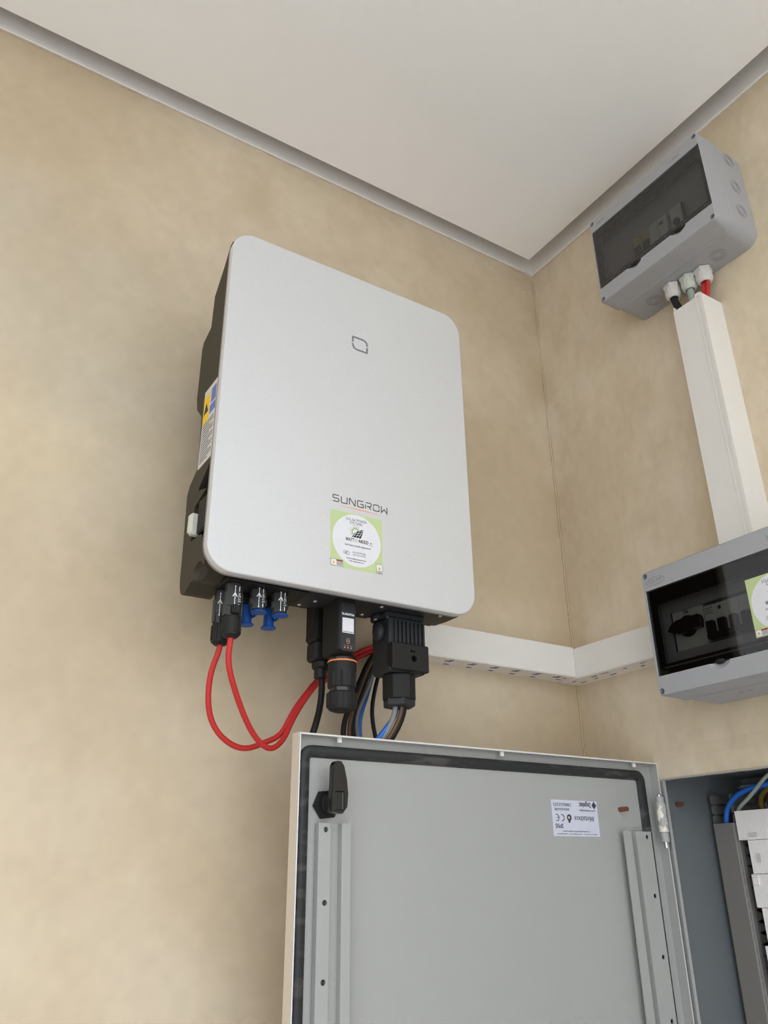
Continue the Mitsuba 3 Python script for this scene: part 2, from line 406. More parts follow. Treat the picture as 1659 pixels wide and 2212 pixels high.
for x, y in ((-0.4830, -0.1540), (-0.4930, -0.1390), (-0.4275, -0.1400)):
    dome(INV + '__screw', x, y, 1.8047)
dome(INV + '__screw', -0.412, -0.170, 1.8135)
# mark and wordmark on the cover
FM = FL(-0.55945, -0.2099, 2.16925)
w2, h2 = 0.0114, 0.0099
outer = Polygon([(-w2, h2), (w2 - 0.006, h2), (w2 - 0.0018, h2 - 0.0018), (w2, h2 - 0.006), (w2, -h2), (-w2 + 0.006, -h2), (-w2 + 0.0018, -h2 + 0.0018), (-w2, -h2 + 0.006)]).buffer(0.0012)
ring = outer.difference(outer.buffer(-0.0026))
ring = ring.difference(sbox(-w2 - 0.0005, -0.0016, -w2 + 0.003, 0.0016)).difference(sbox(w2 - 0.003, -0.0016, w2 + 0.0005, 0.0016))
add(INV + '__square_mark', extr(ring, 0.0003, FM), 'm_logo', label='grey rounded square mark')
def wordmark(M, w, h, sw):
    """SUNGROW in squared thin strokes; letters on a grid of 1 x 1."""
    L = {'S': [[(1, 1), (.12, 1), (0, .9), (0, .6), (.12, .5), (.88, .5), (1, .4), (1, .1), (.88, 0), (0, 0)]],
         'U': [[(0, 1), (0, .1), (.12, 0), (1, 0), (1, 1)]],
         'N': [[(0, 0), (0, 1), (.1, 1), (.9, 0), (1, 0), (1, 1)]],
         'G': [[(1, 1), (.12, 1), (0, .9), (0, .1), (.12, 0), (1, 0), (1, .5), (.45, .5)]],
         'R': [[(0, 0), (0, .62)], [(0, 1), (.88, 1), (1, .9), (1, .55), (.88, .42), (.25, .42)], [(.5, .42), (1, 0)]],
         'O': [[(0, .6), (0, .9), (.12, 1), (.88, 1), (1, .9), (1, .6)], [(0, .4), (0, .1), (.12, 0), (.88, 0), (1, .1), (1, .4)]],
         'W': [[(0, 1), (0, 0), (.5, .55), (1, 0), (1, 1)]]}
    lw = w / (7 + 6 * 0.42)
    out = []
    for i, c in enumerate('SUNGROW'):
        out += [[(i * lw * 1.42 + x * lw, y * h) for x, y in l] for l in L[c]]
    return strokes(out, sw, 0.0003, M)
add(INV + '__wordmark', wordmark(FL(-0.5972, -0.2099, 1.9222), 0.0785, 0.0085, 0.0012), 'm_logo_dark', label='thin grey capital letters')
add(INV + '__underline', extr(Polygon([(0, 0.0002), (0.028, 0.0007), (0.056, 0.0002), (0.056, 0), (0.028, -0.0004), (0, 0)]), 0.0003, FL(-0.5868, -0.2099, 1.9178)), 'm_orange', label='thin orange line')

def tri_sign(M, x, y, s, bolt=False):
    t = Polygon([(x - s / 2, y), (x + s / 2, y), (x, y + s * .9)])
    edge = extr(t, 0.00025, M)
    inner = extr(affinity.scale(t, .74, .74, origin=(x, y + s * .32)), 0.0004, M)
    mark = extr(Polygon([(x - s * .05, y + s * .58), (x + s * .06, y + s * .58), (x + s * .01, y + s * .38), (x + s * .07, y + s * .38), (x - s * .03, y + s * .12), (x, y + s * .32), (x - s * .07, y + s * .32)]), 0.0005, M)
    return edge, inner, mark

def sticker(part, M, sz):
    """The installer's square sticker, lower left corner at the frame's origin."""
    k = sz / 0.0742
    S = lambda a: a * k
    add(part, extr(sbox(0, 0, sz, sz), 0.0002, M), 'm_green', label='square pale green sticker with a white disc')
    add(part + '__disc', extr(Point(S(.0372), S(.0385)).buffer(S(.0345), quad_segs=24), 0.0003, M), 'm_paper')
    blk = []
    tx = lambda s, cx, y, w, h, bold=False: text(s, M, S(cx), S(y), S(w), S(h), bold, 0.0004, True)
    add(part + '__lettering', [tx('SOLAR POWER', .0365, .0640, .0295, .0035), tx('SYSTEMS', .0365, .0596, .0187, .0033),
                               tx('Golf Atlas Cherifia Marrakech', .0385, .0300, .0372, .0021, True), tx('+212 6 45 69 90 89', .0400, .0215, .0190, .0019, True), tx('+212 6 67 69 65 96', .0400, .0183, .0190, .0019, True),
                               tx('Hassan.jaf@wattuneed.com', .0362, .0128, .0275, .0017, True), tx('www.wattuneed.com', .0362, .0096, .0205, .0017, True)], 'm_dark_print')
    add(part + '__company_name', [tx('WATT', .0275, .0365, .0125, .0042, True), tx('·', .0348, .0365, .0010, .0042, True), tx('·', .0398, .0365, .0010, .0042, True), tx('NEED', .0470, .0365, .0130, .0042, True)], 'm_black')
    add(part + '__green_letter', tx('U', .0373, .0365, .0030, .0042), 'm_olive')
    # sun with rays, and the solar panel
    rays = []
    c = np.array((.0352, .0497))
    for a in (55, 75, 95, 115, 140, 165, 190, 215, 235):
        a = math.radians(a)
        d = np.array((math.cos(a), math.sin(a))); q = np.array((-d[1], d[0]))
        tip = c + d * (.0106 if int(math.degrees(a)) % 2 else .0090)
        rays.append(Polygon([c + d * .0042 + q * .0006, tip, c + d * .0042 - q * .0006]))
    sun = unary_union(rays + [Point(*c).buffer(.0046).difference(Point(*c).buffer(.0040))])
    panel = Polygon([(.0300, .0425), (.0335, .0475), (.0385, .0522), (.0440, .0540), (.0470, .0546), (.0450, .0480), (.0432, .0425)])
    sun = sun.difference(panel.buffer(.0004)).difference(sbox(.034, .04, .05, .0484))
    add(part + '__sun_emblem', extr(affinity.scale(sun, k, k, origin=(0, 0)), 0.0004, M), 'm_olive')
    cuts = [LineString([(.028 + .0036 * i, .0415), (.0365 + .0036 * i, .0560)]).buffer(.00028) for i in range(0, 5)] + [LineString([(.028, y), (.049, y + .0012)]).buffer(.00028) for y in (.0452, .0482, .0512)]
    cells = panel.difference(unary_union(cuts))
    add(part + '__panel_emblem', extr(affinity.scale(cells, k, k, origin=(0, 0)), 0.0004, M), 'm_black')
    phone = unary_union([rrect(.0052, .0046, .0008, .0205, .0205).difference(rrect(.0042, .0036, .0006, .0205, .0205)), Point(.0242, .0200).buffer(.0026).difference(Point(.0242, .0200).buffer(.0020)), Point(.0207, .0205).buffer(.0010)])
    small = unary_union([Point(.0575, .0385).buffer(.0012), LineString([(.0545, .0360), (.0575, .0352), (.0602, .0352)]).buffer(.0003)])
    add(part + '__phone_emblem', extr(affinity.scale(unary_union([phone, small]), k, k, origin=(0, 0)), 0.0004, M), 'm_wire_grey')
    # warning tags in the lower corners
    tags = [sbox(.0008, .0012, .0170, .0090), sbox(.0652, .0008, .0735, .0128)]
    for t_ in tags:
        add(part + '__warning_tag', extr(affinity.scale(t_, k, k, origin=(0, 0)), 0.0003, M), 'm_paper')
    edge = [t_.buffer(.0004, join_style=2).difference(t_) for t_ in tags]
    e1, i1, k1 = tri_sign(M, S(.0047), S(.0028), S(.0056)); e2, i2, k2 = tri_sign(M, S(.0693), S(.0050), S(.0066))
    sc = lambda g, d: extr(affinity.scale(g, k, k, origin=(0, 0)), d, M)
    add(part + '__warning_triangle', i1, 'm_yellow'); add(part + '__warning_triangle', i2, 'm_yellow')
    add(part + '__warning_outline', [e1, k1, sc(edge[0], .00025)] + [sc(sbox(.0086, y, .0164, y + .0007), .0004) for y in (.0054, .0038, .0022)], 'm_dark_print')
    add(part + '__warning_outline', [e2, k2, sc(edge[1], .00025), tx('WARNING', .0693, .0030, .0070, .0012, True), sc(sbox(.0660, .0014, .0727, .0022), .0004)], 'm_dark_print')
    add(part + '__warning_header', extr(affinity.scale(sbox(.0084, .0070, .0168, .0088), k, k, origin=(0, 0)), 0.0004, M), 'm_maroon')
ms = FL(-0.5992, -0.2099, 1.8368) @ trimesh.transformations.rotation_matrix(math.radians(0.8), (0, 0, 1))
sticker(INV + '__sticker', ms, 0.0736)

# rating label on the left flank
ML = frame((-0.7460, -0.1345, 1.9575), (0, -1, 0), (0, 0, 1), (-1, 0, 0))
MLt = ML
lab = Polygon([(0.003, 0.0), (0.0445, 0.004), (0.0445, 0.110), (-0.001, 0.085)])
lab = sbox(0.0005, 0.0, 0.046, 0.112)
add(INV + '__rating_label', extr(lab, 0.0004, ML), 'm_paper_grey', label='pale rating label on the left flank')
add(INV + '__rating_label__lines', [extr(sbox(0.004, y, 0.042 - 0.012 * ((i * 7) % 3 == 0), y + 0.0011), 0.0006, ML) for i, y in enumerate(np.arange(0.006, 0.062, 0.0038))], 'm_dark_print')
add(INV + '__rating_label__yellow_panel', extr(sbox(0.001, 0.062, 0.022, 0.102), 0.0006, ML), 'm_yellow')
e, i_, k_ = tri_sign(ML, 0.0112, 0.076, 0.017)
for m in (e, k_): m.apply_translation((-0.0004, 0, 0))
add(INV + '__rating_label__triangle', [e, k_], 'm_dark_print')
add(INV + '__rating_label__blue_panel', [extr(sbox(0.025, 0.068, 0.044, 0.080), 0.0006, ML), extr(sbox(0.027, 0.083, 0.043, 0.104), 0.0006, ML)], 'm_label_blue')
# switch in its pocket
add(INV + '__switch_body', cbox(-0.7465, -0.728, -0.1515, -0.1865, 1.8650, 1.9090, 0.002), 'm_black', label='black switch body')
add(INV + '__switch_knob', cbox(-0.7545, -0.730, -0.1395, -0.1520, 1.8660, 1.8935, 0.003), 'm_cream', smooth=40, label='cream switch knob')
# sockets of the solar inputs and the black bases of the other inputs
def mc_socket(x, y, zt, zb, mat='m_plug'):
    k = add(INV + '__socket', [prism(8, 0.0098, (x, y, zt), (x, y, (zt + zb) / 2), math.pi / 8, 0.001), prism(8, 0.0086, (x, y, (zt + zb) / 2 + .002), (x, y, zb), math.pi / 8, 0.0008),
                               cbox(x - .0105, x + .0105, y - .003, y + .003, zb + .006, zb + .014, .001)], mat)
    return k
def stop_print(key, x, y, zc, L=0.026):
    """White arrow and STOP! lettering running up a connector's front."""
    M = frame((x, y, zc), (1, 0, 0), (0, 0, 1), (0, -1, 0))
    arrow = unary_union([sbox(-.0038, -L / 2, -.0030, L / 2), LineString([(-.0058, .001), (-.0034, .005), (-.0010, .001)]).buffer(.0006), Point(-.0034, L / 2).buffer(.0008), Point(-.0034, -L / 2).buffer(.0009)])
    ms_ = [extr(arrow, 0.0004, M)]
    t = meshkit.text_mesh('STOP!', 0.0028, depth=0.0004)
    t.apply_transform(trimesh.transformations.rotation_matrix(math.pi / 2, (0, 0, 1)))
    b = t.bounds.mean(0); t.apply_translation((.0022 - b[0], -b[1], 0)); t.apply_transform(M)
    ms_ += [t, extr(sbox(.0012, L * .28, .0022, L / 2), .0004, M), extr(sbox(.0012, -L / 2, .0022, -L * .30), .0004, M)]
    add(key + '__stop_print', ms_, 'm_white_print', label='white arrow and STOP! lettering')
add(INV + '__socket_block', cbox(-0.716, -0.612, -0.122, -0.186, 1.8060, 1.8126, 0.001), 'm_black')
FRONT, BACK = -0.1655, -0.138
for x in (-0.6695, -0.6420):
    k = mc_socket(x, FRONT, 1.8065, 1.7815)
for x in (-0.6715, -0.6445):
    mc_socket(x, BACK, 1.8065, 1.7955, 'm_black')
stop_print(INV, -0.6690, FRONT - 0.0092, 1.7945, 0.022)
stop_print(INV, -0.6415, FRONT - 0.0092, 1.7945, 0.022)

# ------------------------------------------------------------------ blue caps
for n, (x, xd, lab_) in enumerate(((-0.6715, -0.6685, 'blue plastic socket cap nearer the red cables under the inverter'), (-0.6430, -0.6410, 'blue plastic socket cap farther from the red cables under the inverter'))):
    k = thing('socket_cap', lab_, 'cap', 'blue caps under the inverter')
    zb = 1.7725
    add(k + '__stem', lathe([(0, 0), (.0062, 0), (.0062, .0225), (.0050, .0232), (0, .0232)], (x, BACK, zb), (0, 0, 1), 24), 'm_blue', smooth=35)
    add(k + '__flange', lathe([(0, 0), (.0085, .0005), (.0092, .0014), (.0085, .0026), (.0055, .003), (0, .003)], (x, BACK, zb - .0026), (0, 0, 1), 24), 'm_blue', smooth=35)
    add(k + '__disc', lathe([(0, 0), (.0094, .0006), (.0098, .0014), (.0092, .0024), (0, .0028)], (xd + .0005, FRONT, 1.7785), (0, 0, 1), 24), 'm_blue', smooth=35)
    add(k + '__strap', tube([(x + .004, BACK - .004, 1.7805), (x + .005, (BACK + FRONT) / 2, 1.7800), (xd, FRONT + .008, 1.7798)], 0.0018, 8), 'm_blue', smooth=True)

# ------------------------------------------------------------------ red cables with their plugs
def solar_cable(label, x, y, zt, pts, zn, prt):
    k = thing('solar_cable', label, 'cable')
    add(k + '__plug', [prism(8, 0.0102, (x, y, zt), (x, y, zt - .030), math.pi / 8, .001), prism(8, 0.0092, (x, y, zt - .028), (x, y, zn + .024), math.pi / 8, .001),
                       cbox(x - .0108, x - .0080, y - .004, y + .004, zt - .040, zt - .012, .0008), cbox(x + .0080, x + .0108, y - .004, y + .004, zt - .040, zt - .012, .0008)], 'm_plug', label='black plug with a white print')
    add(k + '__latch', cbox(x - .005, x + .005, y - .0125, y - .006, zn + .0255, zn + .036, .001), 'm_black')
    nut = [lathe([(0, 0), (.0066, 0), (.0100, .003), (.0108, .008), (.0108, .021), (.0098, .0245), (0, .0245)], (x, y, zn), (0, 0, 1), 24)]
    nut += [cbox(-.0008, .0008, .0095, .0116, .004, .021) for _ in range(0)]
    for a in range(8):
        rb = cbox(-.0011, .0011, .0095, .01155, .005, .0215, .0004)
        rb.apply_transform(trimesh.transformations.rotation_matrix(a * math.pi / 4, (0, 0, 1))); rb.apply_translation((x, y, zn)); nut.append(rb)
    add(k + '__gland_nut', nut, 'm_black_soft', smooth=35)
    stop_print(k, x + prt, y - 0.0097, zt - .020, 0.026)
    add(k + '__wire', tube([(x, y, zn + .006), (x, y, zn - .004)] + pts, 0.0033, 12), 'm_red', smooth=True, label='red wire')
    return k
tail = lambda o: [(-0.5480, -0.072 + o, 1.7235 + o * .3), (-0.520, -0.045 + o * .6, 1.7420 + o), (-0.487, -0.032 + o * .3, 1.7650 + o), (-0.452, -0.027, 1.7890 + o), (-0.418, -0.025, 1.8040 + o), (-0.375, -0.022, 1.822 + o)]
solar_cable('red solar cable hanging in the lower, farther loop from the leftmost plug', -0.7020, -0.1380, 1.8080,
            [(-0.7060, -0.134, 1.7200), (-0.7060, -0.125, 1.6900), (-0.6960, -0.115, 1.6620), (-0.6740, -0.108, 1.6420), (-0.6470, -0.102, 1.6365), (-0.6230, -0.098, 1.6450), (-0.6020, -0.093, 1.6560), (-0.5830, -0.086, 1.6830), (-0.5650, -0.078, 1.7060)] + tail(0.003), 1.7425, -0.0035)
solar_cable('red solar cable hanging in the shorter, nearer loop from the second plug', -0.7010, -0.1680, 1.8090,
            [(-0.7010, -0.166, 1.7240), (-0.6890, -0.156, 1.6950), (-0.6660, -0.138, 1.6650), (-0.6400, -0.122, 1.6420), (-0.6200, -0.112, 1.6370), (-0.6030, -0.104, 1.6480), (-0.5860, -0.092, 1.6720), (-0.5680, -0.083, 1.6980)] + tail(-0.004), 1.7440, 0.0015)

# ------------------------------------------------------------------ communication plug (left of the dongle)
k = thing('communication_plug', 'black rectangular plug with a cable below it, left of the wireless dongle', 'plug')
cx_ = -0.5745
add(k + '__housing', [cbox(-0.5740, -0.5380, -0.0980, -0.1255, 1.7700, 1.8200, .003), cbox(-0.5720, -0.5690, -0.1240, -0.1275, 1.7740, 1.8100, .001)], 'm_black', smooth=30)
add(k + '__shell', [cbox(-0.5725, -0.5400, -0.0990, -0.1250, 1.7460, 1.7705, .003)], 'm_black_soft', smooth=30)
add(k + '__collar', [prism(12, 0.0130, (-0.5560, -0.112, 1.7370), (-0.5560, -0.112, 1.7470), 0.2, .002)], 'm_black_soft', smooth=30)
add(k + '__gland_nut', prism(10, 0.0080, (-0.5580, -0.112, 1.7250), (-0.5580, -0.112, 1.7380), 0.1, .001), 'm_black_soft', smooth=25)
add(k + '__cable', tube([(-0.5560, -0.112, 1.7300), (-0.5560, -0.113, 1.7120), (-0.5600, -0.115, 1.6850), (-0.5690, -0.118, 1.6580), (-0.574, -0.112, 1.6250), (-0.560, -0.105, 1.590), (-0.50, -0.09, 1.560), (-0.3, -0.06, 1.545), (0.0, -0.05, 1.54)], 0.0040, 10), 'm_black', smooth=True, label='thin black cable running down behind the door')

# ------------------------------------------------------------------ wireless dongle
k = thing('wireless_dongle', 'black wireless dongle with an orange ring plugged in under the inverter', 'dongle')
bx0, bx1, by0, by1 = -0.5680, -0.5432, -0.1300, -0.1765
bcx, bcy = (bx0 + bx1) / 2, (by0 + by1) / 2
def rr_prism(w, h, r, z0, z1, cx, cy, e=0.0):
    rings = [(rr_pts(w - 2 * e, h - 2 * e, r, 6), z0), (rr_pts(w, h, r, 6), z0 + e), (rr_pts(w, h, r, 6), z1)] if e else [(rr_pts(w, h, r, 6), z0), (rr_pts(w, h, r, 6), z1)]
    m = loft_rings(rings); m.apply_translation((cx, cy, 0)); return m
add(k + '__body', rr_prism(bx1 - bx0, by0 - by1, 0.006, 1.7440, 1.8135, bcx, bcy, 0.004), 'm_black_soft', smooth=40)
MD = FL(bx0, by1 - 0.0001, 0.0)
add(k + '__face_plate', extr(rrect(0.0205, 0.060, 0.004, 0.0125, 1.7760), 0.0006, MD), 'm_plate', label='grey-black face plate')
MD2 = FL(bx0, by1 - 0.0006, 0.0)
add(k + '__wordmark', wordmark(frame((bx0 + 0.0040, by1 - 0.0006, 1.7905), (1, 0, 0), (0, 0, 1), (0, -1, 0)), 0.0165, 0.0023, 0.00055), 'm_white_print', label='small pale capital letters')
add(k + '__label', extr(sbox(0.0045, 1.7680, 0.0205, 1.7870), 0.0003, MD2), 'm_paper', label='white label')
add(k + '__label__lettering', text('S/N: B2R1234567', FL(bx0, by1 - 0.0008, 0.0), 0.0052, 1.7688, 0.0146, 0.0013, True), 'm_dark_print')
hexr = Polygon([(.0102, 1.7595), (.0112, 1.7615), (.0140, 1.7615), (.0150, 1.7595), (.0150, 1.7570), (.0140, 1.7550), (.0112, 1.7550), (.0102, 1.7570)])
add(k + '__button_ring', extr(unary_union([hexr.difference(hexr.buffer(-.0006)), sbox(.0118, 1.7575, .0134, 1.7590)]), 0.0003, MD2), 'm_orange_dim')
add(k + '__lamp', [extr(Point(x, 1.7500).buffer(.0010), 0.0003, MD2) for x in (.0080, .0124, .0168)] + [text(s_, MD2, x, 1.7522, w_, .0008, True) for s_, x, w_ in (('COM', .0066, .0028), ('WLAN', .0106, .0036), ('RUN', .0155, .0028))], 'm_orange_dim')
ax, ay = -0.5510, -0.1555
add(k + '__neck', lathe([(0, 0), (.0165, 0), (.0170, .003), (.0150, .007), (.012, .0082), (0, .0082)], (ax, ay, 1.7378), (0, 0, 1), 32), 'm_black_gloss', smooth=35)
add(k + '__orange_ring', lathe([(.012, 0), (.0178, 0), (.0181, .0008), (.0178, .0018), (.012, .0018)], (ax, ay, 1.7362), (0, 0, 1), 36), 'm_orange', smooth=35, label='orange ring')
col = [lathe([(0, 0), (.0158, 0), (.0168, .0015), (.0176, .0310), (0, .0310)], (ax, ay, 1.7053), (0, 0, 1), 32)]
for a in range(10):
    rb = cbox(-.0016, .0016, .0155, .0181, .001, .020, .0012); rb.apply_transform(trimesh.transformations.rotation_matrix(a * math.pi / 5 + .1, (0, 0, 1))); rb.apply_translation((ax, ay, 1.7050)); col.append(rb)
add(k + '__collar', col, 'm_black_soft', smooth=30)
add(k + '__thread', lathe([(0, 0), (.0150, 0), (.0150, .0056), (0, .0056)], (ax, ay, 1.7000), (0, 0, 1), 28), 'm_black_gloss', smooth=35)
nut = [lathe([(0, 0), (.0105, 0), (.0155, .002), (.0176, .006), (.0178, .021), (.0165, .0228), (0, .0228)], (ax, ay, 1.6780), (0, 0, 1), 32)]
for a in range(16):
    rb = cbox(-.0010, .0010, .0168, .0186, .005, .0215, .0005); rb.apply_transform(trimesh.transformations.rotation_matrix(a * math.pi / 8, (0, 0, 1))); rb.apply_translation((ax, ay, 1.6780)); nut.append(rb)
add(k + '__cap_nut', nut, 'm_black_soft', smooth=30)

# ------------------------------------------------------------------ mains connector (right)
k = thing('mains_connector', 'bulky black mains connector with ribs under the right end of the inverter', 'connector')
add(k + '__flange', [cbox(-0.4900, -0.4290, -0.1190, -0.1600, 1.8050, 1.8128, .002), cbox(-0.4960, -0.4240, -0.1320, -0.1460, 1.8050, 1.8128, .003)], 'm_plate', smooth=30)
add(k + '__housing', [cbox(-0.4860, -0.4310, -0.1170, -0.1620, 1.7340, 1.8060, .003)] + [cbox(x, x + .0024, -0.1615, -0.1660, 1.7700, 1.8000, .0008) for x in np.arange(-0.4800, -0.4330, .0062)], 'm_plate', smooth=30, label='ribbed black housing')
bump = trimesh.creation.icosphere(2, 1.0); bump.apply_scale((.0075, .010, .013)); bump.apply_translation((-0.4905, -0.142, 1.7880))
add(k + '__latch_boss', bump, 'm_plate', smooth=True)
shell = man(cbox(-0.4880, -0.4335, -0.1650, -0.1710, 1.7350, 1.7690, .001)) + man(cbox(-0.4880, -0.4862, -0.1580, -0.1710, 1.7400, 1.7690, .0005)) + man(cbox(-0.4370, -0.4325, -0.1300, -0.1710, 1.7350, 1.7690, .001))
shell = shell - man(cyl((-0.4555, -0.16, 1.7505), (-0.4555, -0.18, 1.7505), .0042, 20)) - man(cbox(-0.4600, -0.4535, -0.160, -0.180, 1.7590, 1.7605)) - man(cbox(-0.4602, -0.4590, -0.160, -0.180, 1.7580, 1.7625))
add(k + '__clip_shell', tri(shell), 'm_black_soft', smooth=25, label='black clip shell with a round hole')
add(k + '__lever', [tube([(-0.4320, -0.150, 1.7760), (-0.4270, -0.150, 1.7690), (-0.4270, -0.150, 1.7560)], .0022, 6)], 'm_black')
gx, gy = -0.4610, -0.1430
add(k + '__gland', [prism(12, 0.0212, (gx, gy, 1.7020), (gx, gy, 1.7330), .1, .001)], 'm_black_soft', smooth=25)
add(k + '__gland_nut', prism(6, 0.0205, (gx, gy, 1.6935), (gx, gy, 1.7045), .25, .0015), 'm_plate', smooth=20)
def wire(name, label, pts, r, mat, cat='cable', group=None):
    kk = thing(name, label, cat, group)
    scene[kk] = mikit.ply(tube(pts, r, 12), mat, smooth=True)
base = [(gx, gy, 1.7000), (gx, gy + .002, 1.6880), (gx - .003, gy + .008, 1.6730), (gx - .012, gy + .016, 1.6540), (gx - .026, gy + .026, 1.632), (gx - .03, gy + .040, 1.60), (gx + .05, gy + .060, 1.570), (gx + .2, gy + .075, 1.555), (0.0, gy + .085, 1.552)]
off = lambda dx, dy: [(x + dx, y + dy, z) for x, y, z in base]
wire('brown_wire', 'brown wire coming out of the mains connector, in the middle of its bundle', off(-.0005, -.0065), .0024, 'm_brown', 'wire')
wire('black_wire', 'black wire coming out of the mains connector, at the right of its bundle', off(.0045, -.002), .0048, 'm_black', 'wire')
wire('grey_wire', 'grey wire coming out of the mains connector, at the left of its bundle', off(-.0065, -.001), .0034, 'm_wire_grey', 'wire')
wire('blue_wire', 'blue wire coming out of the mains connector, behind its grey one', [(gx - .002, gy + .006, 1.70), (gx - .003, gy + .006, 1.686), (gx - .012, gy + .010, 1.670), (gx - .024, gy + .016, 1.6530), (gx - .036, gy + .024, 1.630), (gx - .03, gy + .042, 1.592), (gx + .05, gy + .062, 1.565), (gx + .2, gy + .078, 1.547), (0.0, gy + .086, 1.542)], .0034, 'm_wire_blue', 'wire')

# ------------------------------------------------------------------ cables from the trunking's open end, down behind the door
DN = [0]
def drop(name, label, start, mid, r, mat):
    end = mid[-1]
    pts = [(-0.362, -.020, start), (-0.402, -.024, start - .002)] + mid + [(end[0] + .02, end[1], end[2] - .045), (end[0] + .10, end[1] - .004, end[2] - .085), (-0.20, end[1] - .004, 1.590 - DN[0] * .011), (0.0, end[1] - .004, 1.588 - DN[0] * .011)]
    DN[0] += 1
    wire(name, label, pts, r, mat, 'wire')
drop('black_wire', 'thick black wire dropping from the white trunking, frontmost of its bundle', 1.806, [(-0.432, -.033, 1.7880), (-0.4590, -.042, 1.7480), (-0.4780, -.046, 1.7100), (-0.4890, -.049, 1.6700)], .0036, 'm_black')
drop('brown_wire', 'brown wire dropping from the white trunking between two black ones', 1.808, [(-0.428, -.027, 1.7850), (-0.4550, -.037, 1.7420), (-0.4715, -.040, 1.7000), (-0.4760, -.042, 1.6700)], .0029, 'm_brown')
drop('black_wire', 'black wire dropping from the white trunking just right of the brown one', 1.803, [(-0.425, -.022, 1.7800), (-0.4500, -.031, 1.7350), (-0.4655, -.034, 1.7000), (-0.4660, -.036, 1.6700)], .0038, 'm_black')
drop('grey_wire', 'grey wire dropping from the white trunking beside the blue one', 1.812, [(-0.420, -.020, 1.7750), (-0.4420, -.024, 1.7300), (-0.4555, -.026, 1.6960), (-0.4530, -.028, 1.6650)], .0028, 'm_wire_grey')
drop('blue_wire', 'blue wire dropping from the white trunking behind the wireless dongle', 1.816, [(-0.418, -.014, 1.7770), (-0.4340, -.015, 1.7300), (-0.4440, -.016, 1.7000), (-0.4430, -.016, 1.6700)], .0032, 'm_wire_blue')
drop('black_wire', 'thin black wire dropping from the white trunking, rightmost of its bundle', 1.800, [(-0.414, -.024, 1.7750), (-0.4280, -.030, 1.7400), (-0.4340, -.032, 1.7100), (-0.4280, -.034, 1.6680)], .0028, 'm_black')

# ------------------------------------------------------------------ white trunking along the two walls
def trunk_run(key, M, L, h, d, lipn=True):
    """Hollow channel with its lid, running along the frame's first axis from the origin, h high, d deep."""
    t = .0018
    prof = sbox(0, 0, d, h).difference(sbox(t, t, d - t, h - t))          # (depth, height)
    ch = trimesh.creation.extrude_polygon(prof, L, engine='earcut')
    ch.apply_transform(M @ frame((0, 0, 0), (0, 0, 1), (0, 1, 0), (1, 0, 0)) @ np.diag([1, 1, 1, 1]))
    add(key + '__channel', ch, 'm_pvc')
    lid = extr(sbox(0, .0012, L, h - .0012), .0012, M @ trimesh.transformations.translation_matrix((0, 0, d)))
    add(key + '__lid', lid, 'm_pvc')
TL = thing('cable_trunking', 'white plastic trunking along the wall under the inverter, up to the room corner', 'cable trunking')
trunk_run(TL, FL(-0.385, 0.0, 1.7985), 0.342, 0.0508, 0.041)
TR = thing('cable_trunking', 'white plastic trunking from the room corner to the lower grey box', 'cable trunking')
trunk_run(TR, FR(0.0, -0.0015, 1.7965), 0.253, 0.0508, 0.041)
def print_marks(key, M, spots):
    ps = []
    for x, y, w, h in spots:
        ps.append(affinity.skew(sbox(x, y, x + w, y + h), 15))
    add(key + '__print_mark', extr(unary_union(ps), .0003, M), 'm_purple', label='dark print along the underside')
Mu = frame((-0.385, 0.0, 1.7985), (1, 0, 0), (0, -1, 0), (0, 0, -1))
print_marks(TL, Mu, [(.085 + .044 * i + dx, y, w, .004) for i in range(6) for dx, y, w in ((0, .024, .011), (.004, .030, .008), (.009, .008, .009))][:17] + [(.322, .014, .010, .003), (.326, .026, .007, .003)])
Mu = frame((0, -0.0015, 1.7965), (0, -1, 0), (-1, 0, 0), (0, 0, -1))
print_marks(TR, Mu, [(.055, .014, .008, .003), (.062, .028, .012, .003), (.085, .030, .016, .002), (.088, .012, .014, .003), (.130, .026, .006, .003), (.155, .014, .008, .004), (.168, .030, .009, .002), (.022, .012, .012, .003), (.018, .028, .008, .003)])
TV = thing('cable_trunking', 'broad white vertical trunking between the two grey boxes', 'cable trunking')
MV = frame((0, -0.3555, 1.900), (0, 0, 1), (0, -1, 0), (-1, 0, 0))       # along z; second axis to the right
t = .002
vp = sbox(0, 0, .0545, .048).difference(sbox(t, t, .0545 - t, .048 - t))
ch = trimesh.creation.extrude_polygon(vp, 0.440, engine='earcut'); ch.apply_transform(frame((0, -0.3555, 1.8985), (0, -1, 0), (-1, 0, 0), (0, 0, 1)) )
add(TV + '__channel', ch, 'm_pvc')
lidp = Polygon([(-.0006, .0), (.0545, .0), (.0545, .0022), (.0490, .0022), (.0486, .0008), (.0440, .0008), (.0436, .0020), (-.0006, .0020)])
ld = trimesh.creation.extrude_polygon(lidp, 0.4385, engine='earcut'); ld.apply_transform(frame((-.048, -0.3555, 1.8985), (0, -1, 0), (-1, 0, 0), (0, 0, 1)))
add(TV + '__lid', ld, 'm_pvc')
add(TV + '__lid_edge', [cbox(-.0515, -.0498, -0.3555 - .0445, -0.3555 - .0430, 1.8985, 2.3385), cbox(-.0515, -.0498, -0.3555 - .0548, -0.3555 - .0500, 1.8985, 2.3395)], 'm_pvc')
add(TV + '__burr', cbox(-.0495, -.044, -0.3575, -0.3560, 2.336, 2.3445), 'm_pvc'); add(TV + '__burr', cbox(-.0505, -.044, -0.4060, -0.3985, 2.3365, 2.3425), 'm_pvc')

